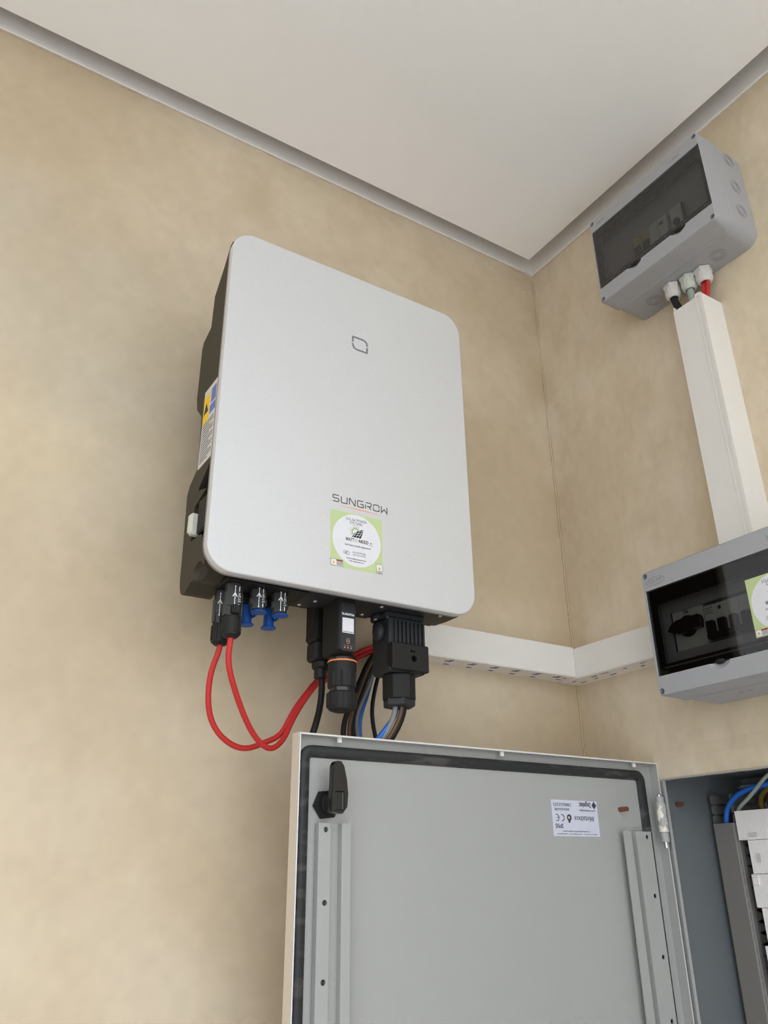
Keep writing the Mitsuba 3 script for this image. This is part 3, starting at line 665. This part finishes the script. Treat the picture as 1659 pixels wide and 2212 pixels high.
# ------------------------------------------------------------------ grey distribution boxes
def dist_box(label, y0, y1, z0, z1, D, dl):
    """Box on wall_right: y0 left, y1 right (as seen), depth D, lid dl deep; returns key and the frame of its front."""
    k = thing('distribution_box', label, 'electrical box')
    w, h = y0 - y1, z1 - z0
    cy, cz = (y0 + y1) / 2, (z0 + z1) / 2
    body = slab(w + .006, h + .004, .022, 0.0005, D - dl, .0015, 8)
    cav = cbox(-w / 2 + .006, w / 2 - .006, -h / 2 + .006, h / 2 - .006, .004, .5)
    body = man(body) - man(cav)
    b = tri(body); b.apply_transform(FR(0, cy, cz))
    add(k + '__body', b, 'm_box', smooth=35)
    lid = loft_rings([(rr_pts(w + .0085, h + .0065, .020, 8), D - dl - .0005), (rr_pts(w + .0085, h + .0065, .020, 8), D - dl + .0022), (rr_pts(w + .0045, h + .0030, .014, 8), D - dl + .0040), (rr_pts(w, h, .008, 8), D - .0025), (rr_pts(w - .003, h - .003, .0065, 8), D)])
    lid = man(lid)
    return k, w, h, cy, cz, lid, FR(0, cy, cz)

def knock(key, M, x, y, r):
    """Ring-shaped knock-out in a box's side."""
    g = unary_union([Point(x, y).buffer(q, quad_segs=16).difference(Point(x, y).buffer(q - .0007, quad_segs=16)) for q in (r, r * .75, r * .5)])
    add(key + '__knockout', extr(g, .0003, M), 'm_box_dim')

def finish_box(k, w, h, cy, cz, lid, M, D, wx0, wx1, wz0, wz1, inner, tr, tl):
    """Cuts window and screw wells into the lid, adds pane, frame, inner panel and catches (window in the lid's own coordinates)."""
    lid = lid - man(cbox(wx0, wx1, wz0, wz1, D - .012, D + .02)) - man(cbox(wx0 + .008, wx1 - .008, wz0 + .014, wz1 - .010, D - .06, D + .02)) - man(cbox(-w / 2 + .005, w / 2 - .005, -h / 2 + .005, h / 2 - .005, D - .08, D - .014))
    sw = [(-w / 2 + .0065, h / 2 - .0065), (w / 2 - .0065, h / 2 - .0065), (w / 2 - .0065, -h / 2 + .0065), (-w / 2 + .0065, -h / 2 + .0065)]
    for x, y in sw:
        lid = lid - man(cyl((x, y, D - .010), (x, y, D + .01), .0042, 20))
    cat = [wx0 + (wx1 - wx0) * .33, wx0 + (wx1 - wx0) * .72]
    for x in cat:
        c = trimesh.creation.icosphere(2, 1.0); c.apply_scale((.015, .008, .005)); c.apply_translation((x, wz0 - .001, D))
        lid = lid - man(c)
    m = tri(lid); m.apply_transform(M)
    add(k + '__lid', m, 'm_box', smooth=30)
    for x, y in sw:
        c = lathe([(0, 0), (.0032, 0), (.0032, .002), (.0026, .003), (0, .003)], (x, y, D - .010), (0, 0, 1), 14); c.apply_transform(M)
        add(k + '__lid_screw', c, 'm_box_dim', smooth=30)
    fr = sbox(wx0 + .0006, wz0 + .0006, wx1 - .0006, wz1 - .0006).difference(sbox(wx0 + .011, wz0 + .016, wx1 - .009, wz1 - .022))
    add(k + '__window_frame', extr(fr, .002, M @ trimesh.transformations.translation_matrix((0, 0, D - .0085))), 'm_black')
    add(k + '__window_pane', extr(sbox(wx0 + .0006, wz0 + .0006, wx1 - .0006, wz1 - .0006), .0022, M @ trimesh.transformations.translation_matrix((0, 0, D - .0035))), 'm_smoke', label='smoked see-through door')
    for x in cat:
        c = trimesh.creation.icosphere(2, 1.0); c.apply_scale((.0075, .0035, .0030)); c.apply_translation((x, wz0 + .0005, D - .0015)); c.apply_transform(M)
        add(k + '__catch', c, 'm_black_soft', smooth=True)
    # bead rail near the pane's lower edge
    add(k + '__pane_rail', extr(sbox(wx0 + .010, wz0 + .0095, wx1 - .010, wz0 + .0115), .0012, M @ trimesh.transformations.translation_matrix((0, 0, D - .0062))), 'm_duct')
    # inner panel with the slot for the breakers
    ix0, ix1, iz0, iz1 = inner
    pan = sbox(-w / 2 + .007, -h / 2 + .007, w / 2 - .007, h / 2 - .007).difference(sbox(ix0, iz0, ix1, iz1))
    add(k + '__inner_panel', extr(pan, .002, M @ trimesh.transformations.translation_matrix((0, 0, D - .0240))), 'm_box')
    add(k + '__type_lettering', text(*tr), 'm_box_print'); add(k + '__maker_lettering', text(*tl), 'm_box_print')

# upper box
D1 = 0.100
k1, w, h, cy, cz, lid, M1 = dist_box('grey distribution box with a smoked window high under the ceiling', -0.2535, -0.4905, 2.4025, 2.5860, D1, .038)
MF = M1 @ trimesh.transformations.translation_matrix((0, 0, D1))
finish_box(k1, w, h, cy, cz, lid, M1, D1, -.1150, .1170, -.0620, .0655, (-.050, .060, -.048, -.002),
           ('HT-12ways', MF, .060, .0735, .022, .0045), ('TOSUN®', MF, -.1030, .0750, .021, .0040))
Mb = frame((0, cy, 2.4002), (0, -1, 0), (-1, 0, 0), (0, 0, -1))          # underside: right, out from the wall
for x in (.0680, -.0610):
    knock(k1, Mb, x, .031, .0135)
Ms = frame((0, -0.4937, cz), (-1, 0, 0), (0, 0, 1), (0, -1, 0))          # right flank: out from the wall, up
for z in (.063, .006, -.046):
    knock(k1, Ms, .030, z, .0125)

def breaker(label, M, x0, x1, z0, z1, d0, d1, handle, group=None, cap=None, mat='m_breaker', cat='circuit breaker'):
    """Modular device in frame M (right, up, out): body with stepped front and its handle."""
    kk = thing('circuit_breaker', label, cat, group)
    b = [cbox(x0 + .0003, x1 - .0003, z0, z1, d0, d0 + (d1 - d0) * .55, .0008), cbox(x0 + .0003, x1 - .0003, z0 + (z1 - z0) * .2, z1 - (z1 - z0) * .2, d0 + (d1 - d0) * .5, d1, .0008)]
    for m in b: m.apply_transform(M)
    add(kk + '__body', b, mat)
    if cap:
        c = cbox(x0 + .0005, x1 - .0005, z0 + (z1 - z0) * .52, z1 - (z1 - z0) * .22, d1 - .002, d1 + .002, .0006); c.apply_transform(M)
        add(kk + '__cap', c, cap)
    if handle:
        hx0, hx1, hz0, hz1, hd = handle
        c = cbox(hx0, hx1, hz0, hz1, d1 - .002, d1 + hd, .0012); c.apply_transform(M)
        add(kk + '__handle', c, 'm_black', label='black handle')
    return kk
def din_rail(k, M, x0, x1, z, d):
    b = [cbox(x0, x1, z - .0175, z + .0175, d - .003, d - .001), cbox(x0, x1, z - .0175, z - .010, d - .003, d + .004), cbox(x0, x1, z + .010, z + .0175, d - .003, d + .004)]
    for m in b: m.apply_transform(M)
    add(k + '__rail', b, 'm_steel')
din_rail(k1, M1, -.10, .10, -.02, .008)
bt = dict(z0=-.068, z1=.020, d0=.010, d1=.0835)
breaker('black-handled fuse holder with a yellow top, left one in the upper grey box', M1, -.0440, -.0275, handle=(-.0425, -.0290, -.046, -.020, .004), cap='m_breaker_yellow', cat='fuse holder', **bt)
breaker('black-handled fuse holder with a yellow top, right one in the upper grey box', M1, -.0270, -.0105, handle=(-.0255, -.0120, -.046, -.020, .004), cap='m_breaker_yellow', cat='fuse holder', **bt)
breaker('plain pale module beside the fuse holders in the upper grey box', M1, -.0100, .0075, handle=None, cat='module', **bt)
kk = breaker('pale module with a small blue window in the upper grey box', M1, .0080, .0255, handle=None, cat='module', **bt)
c = cbox(.0110, .0190, -.012, -.006, .0830, .0845); c.apply_transform(M1); add(kk + '__blue_window', c, 'm_blue_dim')
kk = breaker('pale module with a round black knob at the right in the upper grey box', M1, .0330, .0560, handle=None, cat='module', **bt)
c = cyl((.0440, -.030, .083), (.0440, -.030, .0865), .0062, 18); c.apply_transform(M1); add(kk + '__knob', c, 'm_black', smooth=35)
c = cbox(.0570, .0600, -.052, .0, .0780, .0860, .0008); c.apply_transform(M1); add(k1 + '__divider', c, 'm_black_soft')

# glands and their cables
def gland(label, y, x, zt, mat, r=.0125):
    kk = thing('cable_gland', label, 'cable gland')
    add(kk + '__hex_nut', prism(6, r * 1.13, (x, y, zt - .0085), (x, y, zt), .3, .001), mat, smooth=20)
    m = man(lathe([(0, 0), (r * .72, 0), (r * .98, .004), (r * 1.04, .010), (r * 1.0, .0195), (0, .0195)], (x, y, zt - .0270), (0, 0, 1), 14)) - man(cyl((x, y, zt - .04), (x, y, zt - .020), r * .55, 16))
    add(kk + '__dome_nut', tri(m), mat, smooth=25)
ZB = 2.3998
gland('white cable gland with the dark cable under the upper grey box, leftmost of three', -0.3520, -.036, ZB, 'm_gland')
gland('greenish white cable gland with the grey cable, middle of three under the upper grey box', -0.3800, -.030, ZB, 'm_gland_green')
gland('white cable gland with two red wires under the upper grey box, rightmost of three', -0.4050, -.024, ZB, 'm_gland', .0130)
def fall(name, label, y, x, ye, xe, r, mat):
    wire(name, label, [(x, y, ZB - .012), (x, y, ZB - .030), (x + (xe - x) * .5, y + (ye - y) * .5, ZB - .055), (xe, ye, ZB - .085), (xe, ye, ZB - .12), (xe, ye, ZB - .20), (xe, ye, ZB - .30), (xe, ye, 1.95)], r, mat)
fall('dark_cable', 'dark cable from the leftmost gland into the white vertical trunking', -0.3520, -.036, -0.3660, -.038, .0058, 'm_black_soft')
fall('grey_cable', 'grey-green cable from the middle gland into the white vertical trunking', -0.3800, -.030, -0.3840, -.036, .0056, 'm_wire_green')
fall('red_cable', 'left one of two red wires from the gland into the white vertical trunking', -0.4018, -.024, -0.3965, -.033, .0034, 'm_red')
fall('red_cable', 'right one of two red wires from the gland into the white vertical trunking', -0.4086, -.024, -0.4025, -.030, .0034, 'm_red')

# lower box, reaching out of the picture on the right
D2 = 0.110
k2, w, h, cy, cz, lid, M2 = dist_box('grey distribution box with a smoked window and a green sticker, lower one of the two', -0.2590, -0.5690, 1.7210, 1.9005, D2, .040)
MF = M2 @ trimesh.transformations.translation_matrix((0, 0, D2))
finish_box(k2, w, h, cy, cz, lid, M2, D2, -.1510, .1510, -.0625, .0610, (-.132, .118, -.030, .026),
           ('HT-15ways', MF, .0480, .0705, .036, .0085), ('TOSUN®', MF, -.1440, .0700, .0250, .0055))
oval = affinity.scale(Point(0, 0).buffer(1, quad_segs=20), .0165, .0062)
oval = affinity.translate(oval.difference(affinity.scale(oval, .93, .88)), -.1310, .0722)
add(k2 + '__logo_ring', extr(oval, .0003, MF), 'm_box_print')
Mw = M2 @ trimesh.transformations.translation_matrix((0.0055, -.0455, D2 - .0013))
sticker(k2 + '__sticker', Mw, 0.0760)
Mb = frame((0, cy, 1.7188), (0, -1, 0), (-1, 0, 0), (0, 0, -1))
add(k2 + '__underside_mark', [extr(sbox(x, y, x + .006, y + .002), .0003, Mb) for x, y in ((-.075, .045), (-.060, .047), (-.030, .045), (-.018, .047), (.010, .045), (.022, .047))], 'm_box_dim')
din_rail(k2, M2, -.12, .12, 0.0, .008)
bt = dict(z0=-.050, z1=.046, d0=.010, d1=.0880)
kk = thing('isolator_switch', 'black rotary isolator switch behind the window of the lower grey box', 'switch')
b = cbox(-.1310, -.0790, -.042, .042, .010, .0855, .001); b.apply_transform(M2); add(kk + '__body', b, 'm_breaker')
c = cyl((-.106, .002, .083), (-.106, .002, .0885), .0150, 28); c.apply_transform(M2); add(kk + '__dial', c, 'm_black', smooth=35)
hp = Polygon([(-.034, -.004), (-.026, .0055), (-.012, .0105), (.014, .0110), (.033, .0110), (.036, .004), (.034, -.0095), (.012, -.0105), (-.006, -.0130), (-.020, -.010)])
hp = affinity.scale(hp, .78, .86, origin=(0, 0))
c = extr(affinity.translate(hp, -.107, .002), .009, M2 @ trimesh.transformations.translation_matrix((0, 0, .0880))); add(kk + '__handle', c, 'm_black_gloss', label='black pointer handle')
add(kk + '__lettering', text('ON', M2 @ trimesh.transformations.translation_matrix((0, 0, .0855)), -.111, .0205, .008, .004, True), 'm_dark_print')
def four_pole(label, x0, prints):
    k4 = thing('circuit_breaker', label, 'circuit breaker', 'breakers behind the smoked window')
    for i in range(4):
        xa = x0 + i * .0180
        b4 = [cbox(xa + .0002, xa + .0178, -.044, .042, .010, .060, .0006), cbox(xa + .0002, xa + .0178, -.0225, .0215, .058, .0880, .0006)]
        for m in b4: m.apply_transform(M2)
        add(k4 + '__pole', b4, 'm_breaker')
        c4 = cbox(xa + .0035, xa + .0150, -.0190, -.0015, .0860, .0950, .0012); c4.apply_transform(M2)
        add(k4 + '__handle', c4, 'm_black', label='black handle')
    c4 = cbox(x0 + .0030, x0 + 3 * .018 + .0150, -.0260, -.0185, .0860, .0950, .0010); c4.apply_transform(M2)
    add(k4 + '__tie_bar', c4, 'm_black', label='black bar joining the handles')
    if prints:
        MP_ = M2 @ trimesh.transformations.translation_matrix((0, 0, .0880))
        add(k4 + '__print', [text(s_, MP_, x0 + .002, z_, .012, .0017, True) for s_, z_ in (('C63', .0165), ('400V~', .0130), ('6000', .0095))] + [extr(sbox(x0 + .0225, .0120, x0 + .0270, .0165), .0003, MP_)], 'm_dark_print')
four_pole('four-pole circuit breaker with black handles right beside the rotary switch in the lower grey box', -.0765, True)
four_pole('four-pole circuit breaker behind the green sticker in the lower grey box', -.0035, False)

# ------------------------------------------------------------------ steel cabinet let into the wall, door open
CB = thing('metal_cabinet', 'grey steel cabinet let into the wall, its door standing open', 'cabinet')
YL, YR, CZ0, CZ1 = -0.1420, -0.7460, 0.851, 1.640
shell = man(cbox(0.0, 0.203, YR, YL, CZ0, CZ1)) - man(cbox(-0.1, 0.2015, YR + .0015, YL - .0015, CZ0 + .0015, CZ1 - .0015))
add(CB + '__shell', tri(shell), 'm_metal_shaded')
FW, CW = .0150, YL - YR
fl = sbox(0, CZ0, CW, CZ1).difference(sbox(FW, CZ0 + .0125, CW - FW, CZ1 - .0125))
add(CB + '__flange', [extr(fl, .0012, FR(0.0010, YL, 0)), extr(sbox(FW - .001, CZ0 + .012, FW + .0002, CZ1 - .012), .005, FR(0.0005, YL, 0)), extr(sbox(CW - FW - .0002, CZ0 + .012, CW - FW + .001, CZ1 - .012), .005, FR(0.0005, YL, 0)), extr(sbox(FW, CZ1 - .0137, CW - FW, CZ1 - .0125), .005, FR(0.0005, YL, 0))], 'm_metal_sheet', label='pale flange round the opening')
add(CB + '__mounting_plate', cbox(0.186, 0.1885, YR + .03, YL - .008, CZ0 + .03, CZ1 - .012, .0005), 'm_metal_sheet')
for z in (1.5945, 0.90):
    add(CB + '__earth_stud', [cyl((0.034, YL - .001, z), (0.034, YL - .0140, z), .0032, 14)], 'm_copper', smooth=35, label='copper-coloured earth stud')
for z in (1.5875, 1.5635):
    add(CB + '__flange_screw', [cyl((0.0018, -0.1535, z), (-0.0022, -0.1535, z), .0030, 14)], 'm_steel', smooth=35)
# the door, a shallow tray 16 mm deep, at right angles to the wall, its inside towards the room
DX0, DX1, DZ0, DZ1, DB, DF = -0.6025, -0.0040, 0.851, 1.6515, -0.1335, -0.1500
DS = -0.1352                                       # inside surface of the sheet
tray = man(cbox(DX0, DX1, DF, DB, DZ0, DZ1, .0012)) - man(cbox(DX0 + .0016, DX1 - .0016, DF - .01, DS, DZ0 + .0016, DZ1 - .0016))
add(CB + '__door', tri(tray), 'm_metal_sheet', label='open steel door, inside face showing')
skin = man(cbox(DX0 - .0006, DX1, DF + .0008, DB + .0006, DZ0 - .0006, DZ1 + .0006)) - man(cbox(DX0 - .00005, DX1 + .01, DF - .01, DB + .00005, DZ0 - .00005, DZ1 + .00005))
add(CB + '__door__outer_skin', tri(skin), 'm_beige_paint', label='beige painted outside')
edge = Polygon([(DX0, DZ0), (DX1, DZ0), (DX1, DZ1), (DX0, DZ1)])
edge = edge.difference(edge.buffer(-.0018, join_style=2))
add(CB + '__door__lip_edge', extr(edge, .0006, frame((0, DF, 0), (1, 0, 0), (0, 0, 1), (0, -1, 0))), 'm_metal_lip')
go, gi = rrect(0.5600, 0.7580, 0.014, (DX0 + DX1) / 2 - .0005, (DZ0 + DZ1) / 2), None
MDs = frame((0, DS, 0), (1, 0, 0), (0, 0, 1), (0, -1, 0))
gk = []
gx0, gx1, gz0, gz1 = -0.5955, -0.0240, 0.862, 1.6405
cxg, czg = (gx0 + gx1) / 2, (gz0 + gz1) / 2
def gasket_ring(i, d): return rr_pts(gx1 - gx0 - 2 * i, gz1 - gz0 - 2 * i, .016 - min(i, .013), 8) + np.array((cxg, czg)), d
seq = [gasket_ring(.0, .0), gasket_ring(.0006, .0052), gasket_ring(.003, .0068), gasket_ring(.0075, .0072), gasket_ring(.0115, .0056), gasket_ring(.0140, .0)]
n = len(seq[0][0]); V = np.concatenate([np.c_[p, np.full(n, d)] for p, d in seq]); F = []
for i in range(len(seq)):
    a, b = i * n, ((i + 1) % len(seq)) * n
    for j in range(n):
        kq = (j + 1) % n
        F += [(a + j, a + kq, b + kq), (a + j, b + kq, b + j)]
g = trimesh.Trimesh(V, F, process=False); g.apply_transform(MDs); trimesh.repair.fix_normals(g)
add(CB + '__door__gasket', g, 'm_gasket', smooth=35, label='black rubber gasket round the door')
for x in (-0.5470, -0.0480, -0.30):
    add(CB + '__door__buffer', cyl((x, DF + .006, DZ1 - .0016), (x, DF + .006, DZ1 - .0075), .0032, 14), 'm_metal_lip', smooth=35)
# stiffening rails: top-hat sections with holes
def rail(x0, prof, holes, z0, z1):
    """prof: list of (x, depth) as a thin folded sheet; holes at x offset."""
    ls = LineString([(x0 + a, b) for a, b in prof]).buffer(.0009, cap_style=2, join_style=2)
    m = trimesh.creation.extrude_polygon(ls, z1 - z0, engine='earcut')
    m.apply_transform(frame((0, DS, z0), (1, 0, 0), (0, -1, 0), (0, 0, 1)))
    m = man(m)
    hx, hd, zs = holes
    for z in zs:
        m = m - man(cyl((x0 + hx, DS - hd - .004, z), (x0 + hx, DS - hd + .004, z), .0030, 14))
    key = add(CB + '__door__rail', tri(m), 'm_metal_sheet')
    return m
rail(-0.5715, [(0, .001), (0, .0085), (.0135, .0085), (.0135, .001), (.0290, .001), (.0290, .0105), (.0295, .0110), (.0390, .0110)], (.0084, .0085, (1.5485, 1.4745, 1.3995, 1.32, 1.24, 1.16, 1.08, 1.0)), 0.930, 1.5553)
rail(-0.0900, [(0, .0110), (.0140, .0110), (.0145, .001), (.0270, .001), (.0275, .0085), (.0420, .0085), (.0575, .0085), (.0580, .001)], (.0498, .0085, (1.5480, 1.4715, 1.3965, 1.3220, 1.245, 1.17, 1.09, 1.01)), 0.930, 1.5553)
# earth stud on the door
add(CB + '__door__earth_stud', cyl((-0.0800, DS, 1.5845), (-0.0800, DS - .0150, 1.5845), .0032, 14), 'm_copper', smooth=35, label='copper-coloured stud')
# lock nut and lever
lx, lz = -0.5600, 1.5755
add(CB + '__door__lock_nut', prism(6, .0168, (lx, DS, lz), (lx, DS - .0065, lz), math.pi / 2 + .1, .001), 'm_black', smooth=20, label='black hexagonal lock nut')
add(CB + '__door__lock_barrel', [cyl((lx, DS - .006, lz), (lx, DS - .014, lz), .0108, 24), cyl((lx, DS - .013, lz), (lx, DS - .024, lz), .0088, 24)], 'm_black_soft', smooth=35)
cam = Polygon([(-.0095, -.010), (.0045, -.0115), (.0105, -.004), (.0115, .010), (.0095, .026), (.0060, .040), (.0020, .0450), (-.0045, .0450), (-.0075, .040), (-.0078, .020), (-.0090, .004)]).buffer(-.002).buffer(.002)
cm = man(extr(cam, .0100, frame((lx + .002, DS - .0200, lz), (1, 0, 0), (0, 0, 1), (0, -1, 0)))) - man(cbox(lx - .0035, lx + .0085, DS - .0270, DS - .05, lz - .008, lz + .0125, .001))
add(CB + '__door__lock_lever', tri(cm), 'm_black_gloss', smooth=30, label='black curved lock lever')
# upside-down maker's plate
MP = frame((-0.1253, DS - .0001, 1.5937), (-1, 0, 0), (0, 0, -1), (0, -1, 0))      # turned by 180 degrees
add(CB + '__door__maker_plate', extr(sbox(0, 0, .0865, .0465), .0003, MP), 'm_lilac_paper', label='pale lilac label stuck on upside down')
MP2 = MP @ trimesh.transformations.translation_matrix((0, 0, .0003))
SHEAR = np.eye(4); SHEAR[0, 1] = 0.25
lt = [text('Ingelec', MP2, .0125, .0025, .0225, .0062, True), text('Coffret Métallique', MP2, .0040, .0118, .0310, .0022), text('Metalbox', MP2 @ SHEAR, .0085 - .25 * .0205, .0205, .0370, .0062), text('CM8602035', MP2, .0500, .0040, .0330, .0042), text('800x600x200', MP2, .0540, .0105, .0270, .0034),
      text('IP55', MP2, .0680, .0310, .0140, .0050, True), text('Z.I. Lot Moussaoui 20000 Casablanca Maroc', MP2, .0180, .0395, .052, .0015), text('Tél. 212 522 40 52 00 - Fax 212 522 40 33 55 - www.ingelec.ma', MP2, .0060, .0430, .074, .0013)]
dia = Polygon([(.0015, .0055), (.0060, .0105), (.0105, .0055), (.0060, .0005)])
ce = unary_union([Point(.0690, .0230).buffer(.0046).difference(Point(.0690, .0230).buffer(.0036)).difference(sbox(.0700, .018, .075, .028)), Point(.0785, .0230).buffer(.0046).difference(Point(.0785, .0230).buffer(.0036)).difference(sbox(.0800, .018, .086, .028)), sbox(.0748, .0226, .0790, .0234)])
emb = unary_union([Point(.0555, .0225).buffer(.0042).difference(Point(.0560, .0225).buffer(.0018)), sbox(.0540, .0255, .0575, .0290)])
add(CB + '__door__maker_print', lt + [extr(dia, .0003, MP2), extr(ce, .0003, MP2), extr(emb, .0003, MP2)], 'm_dark_print', label='dark lettering, upside down')
# hinge
hx, hy = -0.0125, -0.1530
add(CB + '__hinge_barrel', [cyl((hx, hy, 1.5545), (hx, hy, 1.5945), .0068, 20), cbox(hx, 0.0, hy + .001, hy + .005, 1.5560, 1.5930)], 'm_hinge', smooth=35, label='plaster-smeared hinge barrel')
add(CB + '__hinge_collar', [cyl((hx, hy, 1.5945), (hx, hy, 1.6030), .0060, 20)], 'm_metal_sheet', smooth=35)
add(CB + '__hinge_collar', [cyl((hx, hy, 1.5415), (hx, hy, 1.5540), .0060, 20)], 'm_metal_sheet', smooth=35)
add(CB + '__hinge_pin', [cyl((hx, hy, 1.533), (hx, hy, 1.6060), .0026, 14), cyl((hx, hy, 1.6060), (hx, hy, 1.6090), .0026, 14, .0008)], 'm_steel', smooth=35, label='bright steel hinge pin')

# ------------------------------------------------------------------ slotted wiring ducts inside the cabinet
def duct(label, M, L, w, d, lid_to, pitch=.0145, flip=None, cover=True):
    """Slotted duct along the frame's second axis from the origin (right, along, out): base, slotted side walls, lid."""
    k = thing('wiring_duct', label, 'wiring duct')
    bs = [cbox(0, w, 0, L, 0, .0018), cbox(0, .0015, 0, L, 0, .018), cbox(w - .0015, w, 0, L, 0, .018)]
    for b in bs: b.apply_transform(M)
    add(k + '__base', bs, 'm_duct')
    fp = Polygon([(.0020, .016), (pitch - .0035, .016), (pitch - .0035, d - .022), (pitch - .0018, d - .017), (pitch - .0008, d - .012), (pitch - .0008, d - .003), (pitch - .0030, d), (.0016, d), (0, d - .003), (0, d - .012), (.0006, d - .017), (.0020, d - .022)])
    one = trimesh.creation.extrude_polygon(fp, .0015, engine='earcut')
    for sx in (0, w - .0015):
        for i in range(int(L / pitch)):
            f = one.copy(); f.apply_transform(M @ frame((sx, i * pitch, 0), (0, 1, 0), (0, 0, 1), (1, 0, 0)))
            add(k + '__finger', f, 'm_duct_finger')
    if cover:
        lo, hi = lid_to
        lp = Polygon([(-.0015, d - .010), (0, d - .010), (0, d - .0002), (w, d - .0002), (w, d - .010), (w + .0015, d - .010), (w + .0015, d - .002), (w - .003, d + .0018), (.001, d + .0018), (-.0015, d)])
        lm = trimesh.creation.extrude_polygon(lp, hi - lo, engine='earcut')
        lm.apply_transform(M @ frame((0, lo, 0), (1, 0, 0), (0, 0, 1), (0, -1, 0)) @ np.diag([1, 1, -1, 1]))
        trimesh.repair.fix_normals(lm)
        add(k + '__lid', lm, 'm_duct')
    return k
MVD = frame((0.186, -0.1530, 0.900), (0, -1, 0), (0, 0, 1), (-1, 0, 0))
duct('grey vertical wiring duct with its lid on, inside the cabinet', MVD, 0.718, 0.0365, 0.0840, (0.0, 0.668))
MHD = frame((0.186, -0.1930, 1.6180), (0, 0, -1), (0, -1, 0), (-1, 0, 0))
duct('grey uncovered wiring duct along the top inside the cabinet', MHD, 0.300, 0.0365, 0.0700, None, cover=False)

# ------------------------------------------------------------------ white modules beside the duct
def ribbed(y0, y1, z0, z1, x, depth, pitch=.0022):
    """Ribbed block facing the room: left y0, right y1."""
    n = max(2, int((y0 - y1) / pitch))
    p = [(0, 0)]
    for i in range(n):
        a = (y0 - y1) / n
        p += [(i * a + a * .15, depth), (i * a + a * .72, depth), (i * a + a * .78, depth - .0006), (i * a + a * .95, depth - .0006)]
    p += [(y0 - y1, depth), (y0 - y1, 0)]
    m = trimesh.creation.extrude_polygon(Polygon(p), z1 - z0, engine='earcut')
    m.apply_transform(frame((x, y0, z0), (0, -1, 0), (-1, 0, 0), (0, 0, 1)))
    return m
def module(label, y0, y1, z0, z1, xf, rib):
    k = thing('terminal_module', label, 'terminal block')
    add(k + '__body', ribbed(y0, y1, z0, z1, 0.183, 0.183 - xf) if rib else cbox(xf, 0.183, y0, y1, z0, z1, .0012), 'm_module')
    return k
YM = -0.6500  # blocks lengthened out of view to keep light off the cabinet inside
k = module('tall ribbed white block at the top of the stack inside the cabinet', -0.1945, YM, 1.5435, 1.5835, 0.098, True)
add(k + '__clip', [cbox(0.0955, 0.0985, -0.2130, -0.2270, 1.5475, 1.5525, .0008)], 'm_module_grey')
k = module('ribbed white block with a small grey square, second from the top of the stack', -0.2065, YM, 1.4985, 1.5430, 0.1005, True)
add(k + '__square', [cbox(0.0995, 0.1012, -0.2165, -0.2235, 1.5130, 1.5250)], 'm_module_grey')
k = module('plain white block with a raised latch, third from the top of the stack', -0.2035, YM, 1.4545, 1.4980, 0.098, False)
add(k + '__latch', [cbox(0.0962, 0.0985, -0.2065, -0.2165, 1.4830, 1.4940, .0008), cbox(0.0955, 0.098, -0.2060, -0.2160, 1.4935, 1.4960, .0005)], 'm_module')
k = module('ribbed white block with dark lettering, fourth from the top of the stack', -0.2095, YM, 1.4075, 1.4540, 0.1005, True)
add(k + '__lettering', text('BR', FR(0.1005, 0, 0), 0.2185, 1.4240, .010, .009, True), 'm_dark_print')
k = module('ribbed white block, fifth from the top of the stack, low in the cabinet', -0.2055, YM, 1.3600, 1.4070, 0.098, True)
k = module('ribbed white block at the bottom of the stack inside the cabinet', -0.2095, YM, 1.3150, 1.3595, 0.1005, True)
add('mounting_rail', [cbox(0.1835, 0.1858, -0.21, YM, 1.31, 1.585)], 'm_steel', label='steel rail behind the white blocks inside the cabinet', cat='rail')

# wires inside the cabinet
wire('blue_wire', 'thick bright blue wire arching over the grey duct inside the cabinet', [(0.118, -0.1700, 1.520), (0.110, -0.1700, 1.560), (0.106, -0.1780, 1.5860), (0.104, -0.1980, 1.6040), (0.103, -0.2300, 1.6140), (0.106, -0.29, 1.6180), (0.120, -0.34, 1.612)], .0040, 'm_wire_blue', 'wire')
wire('grey_wire', 'pale grey wire crossing above the white blocks inside the cabinet', [(0.122, -0.1840, 1.520), (0.114, -0.1860, 1.562), (0.108, -0.1940, 1.5830), (0.102, -0.2150, 1.5970), (0.098, -0.2400, 1.6130), (0.098, -0.2620, 1.6290), (0.11, -0.30, 1.6300)], .0028, 'm_wire_green', 'wire')
wire('brown_wire', 'dull yellow-brown wire in the top duct inside the cabinet', [(0.160, -0.2000, 1.590), (0.150, -0.2100, 1.6060), (0.140, -0.2350, 1.6160), (0.138, -0.28, 1.6160), (0.140, -0.40, 1.612)], .0038, 'm_yellow_wire', 'wire')
wire('brown_wire', 'brown wire lying in the top duct inside the cabinet', [(0.166, -0.2000, 1.600), (0.156, -0.2200, 1.6100), (0.146, -0.26, 1.6120), (0.146, -0.40, 1.606)], .0038, 'm_brown', 'wire')
wire('blue_wire', 'dark blue wire at the back of the top duct inside the cabinet', [(0.150, -0.2000, 1.610), (0.140, -0.2250, 1.6210), (0.134, -0.26, 1.6230), (0.134, -0.40, 1.620)], .0034, 'm_blue_dim', 'wire')
wire('blue_wire', 'dark blue wires showing through the slots low in the grey duct', [(0.124, -0.1790, 1.300), (0.122, -0.1830, 1.380), (0.120, -0.1840, 1.43), (0.13, -0.175, 1.50)], .0036, 'm_blue_dim', 'wire')
wire('black_wire', 'black wire running down inside the grey duct', [(0.140, -0.1680, 1.300), (0.138, -0.1690, 1.45), (0.136, -0.168, 1.56)], .0045, 'm_black', 'wire')
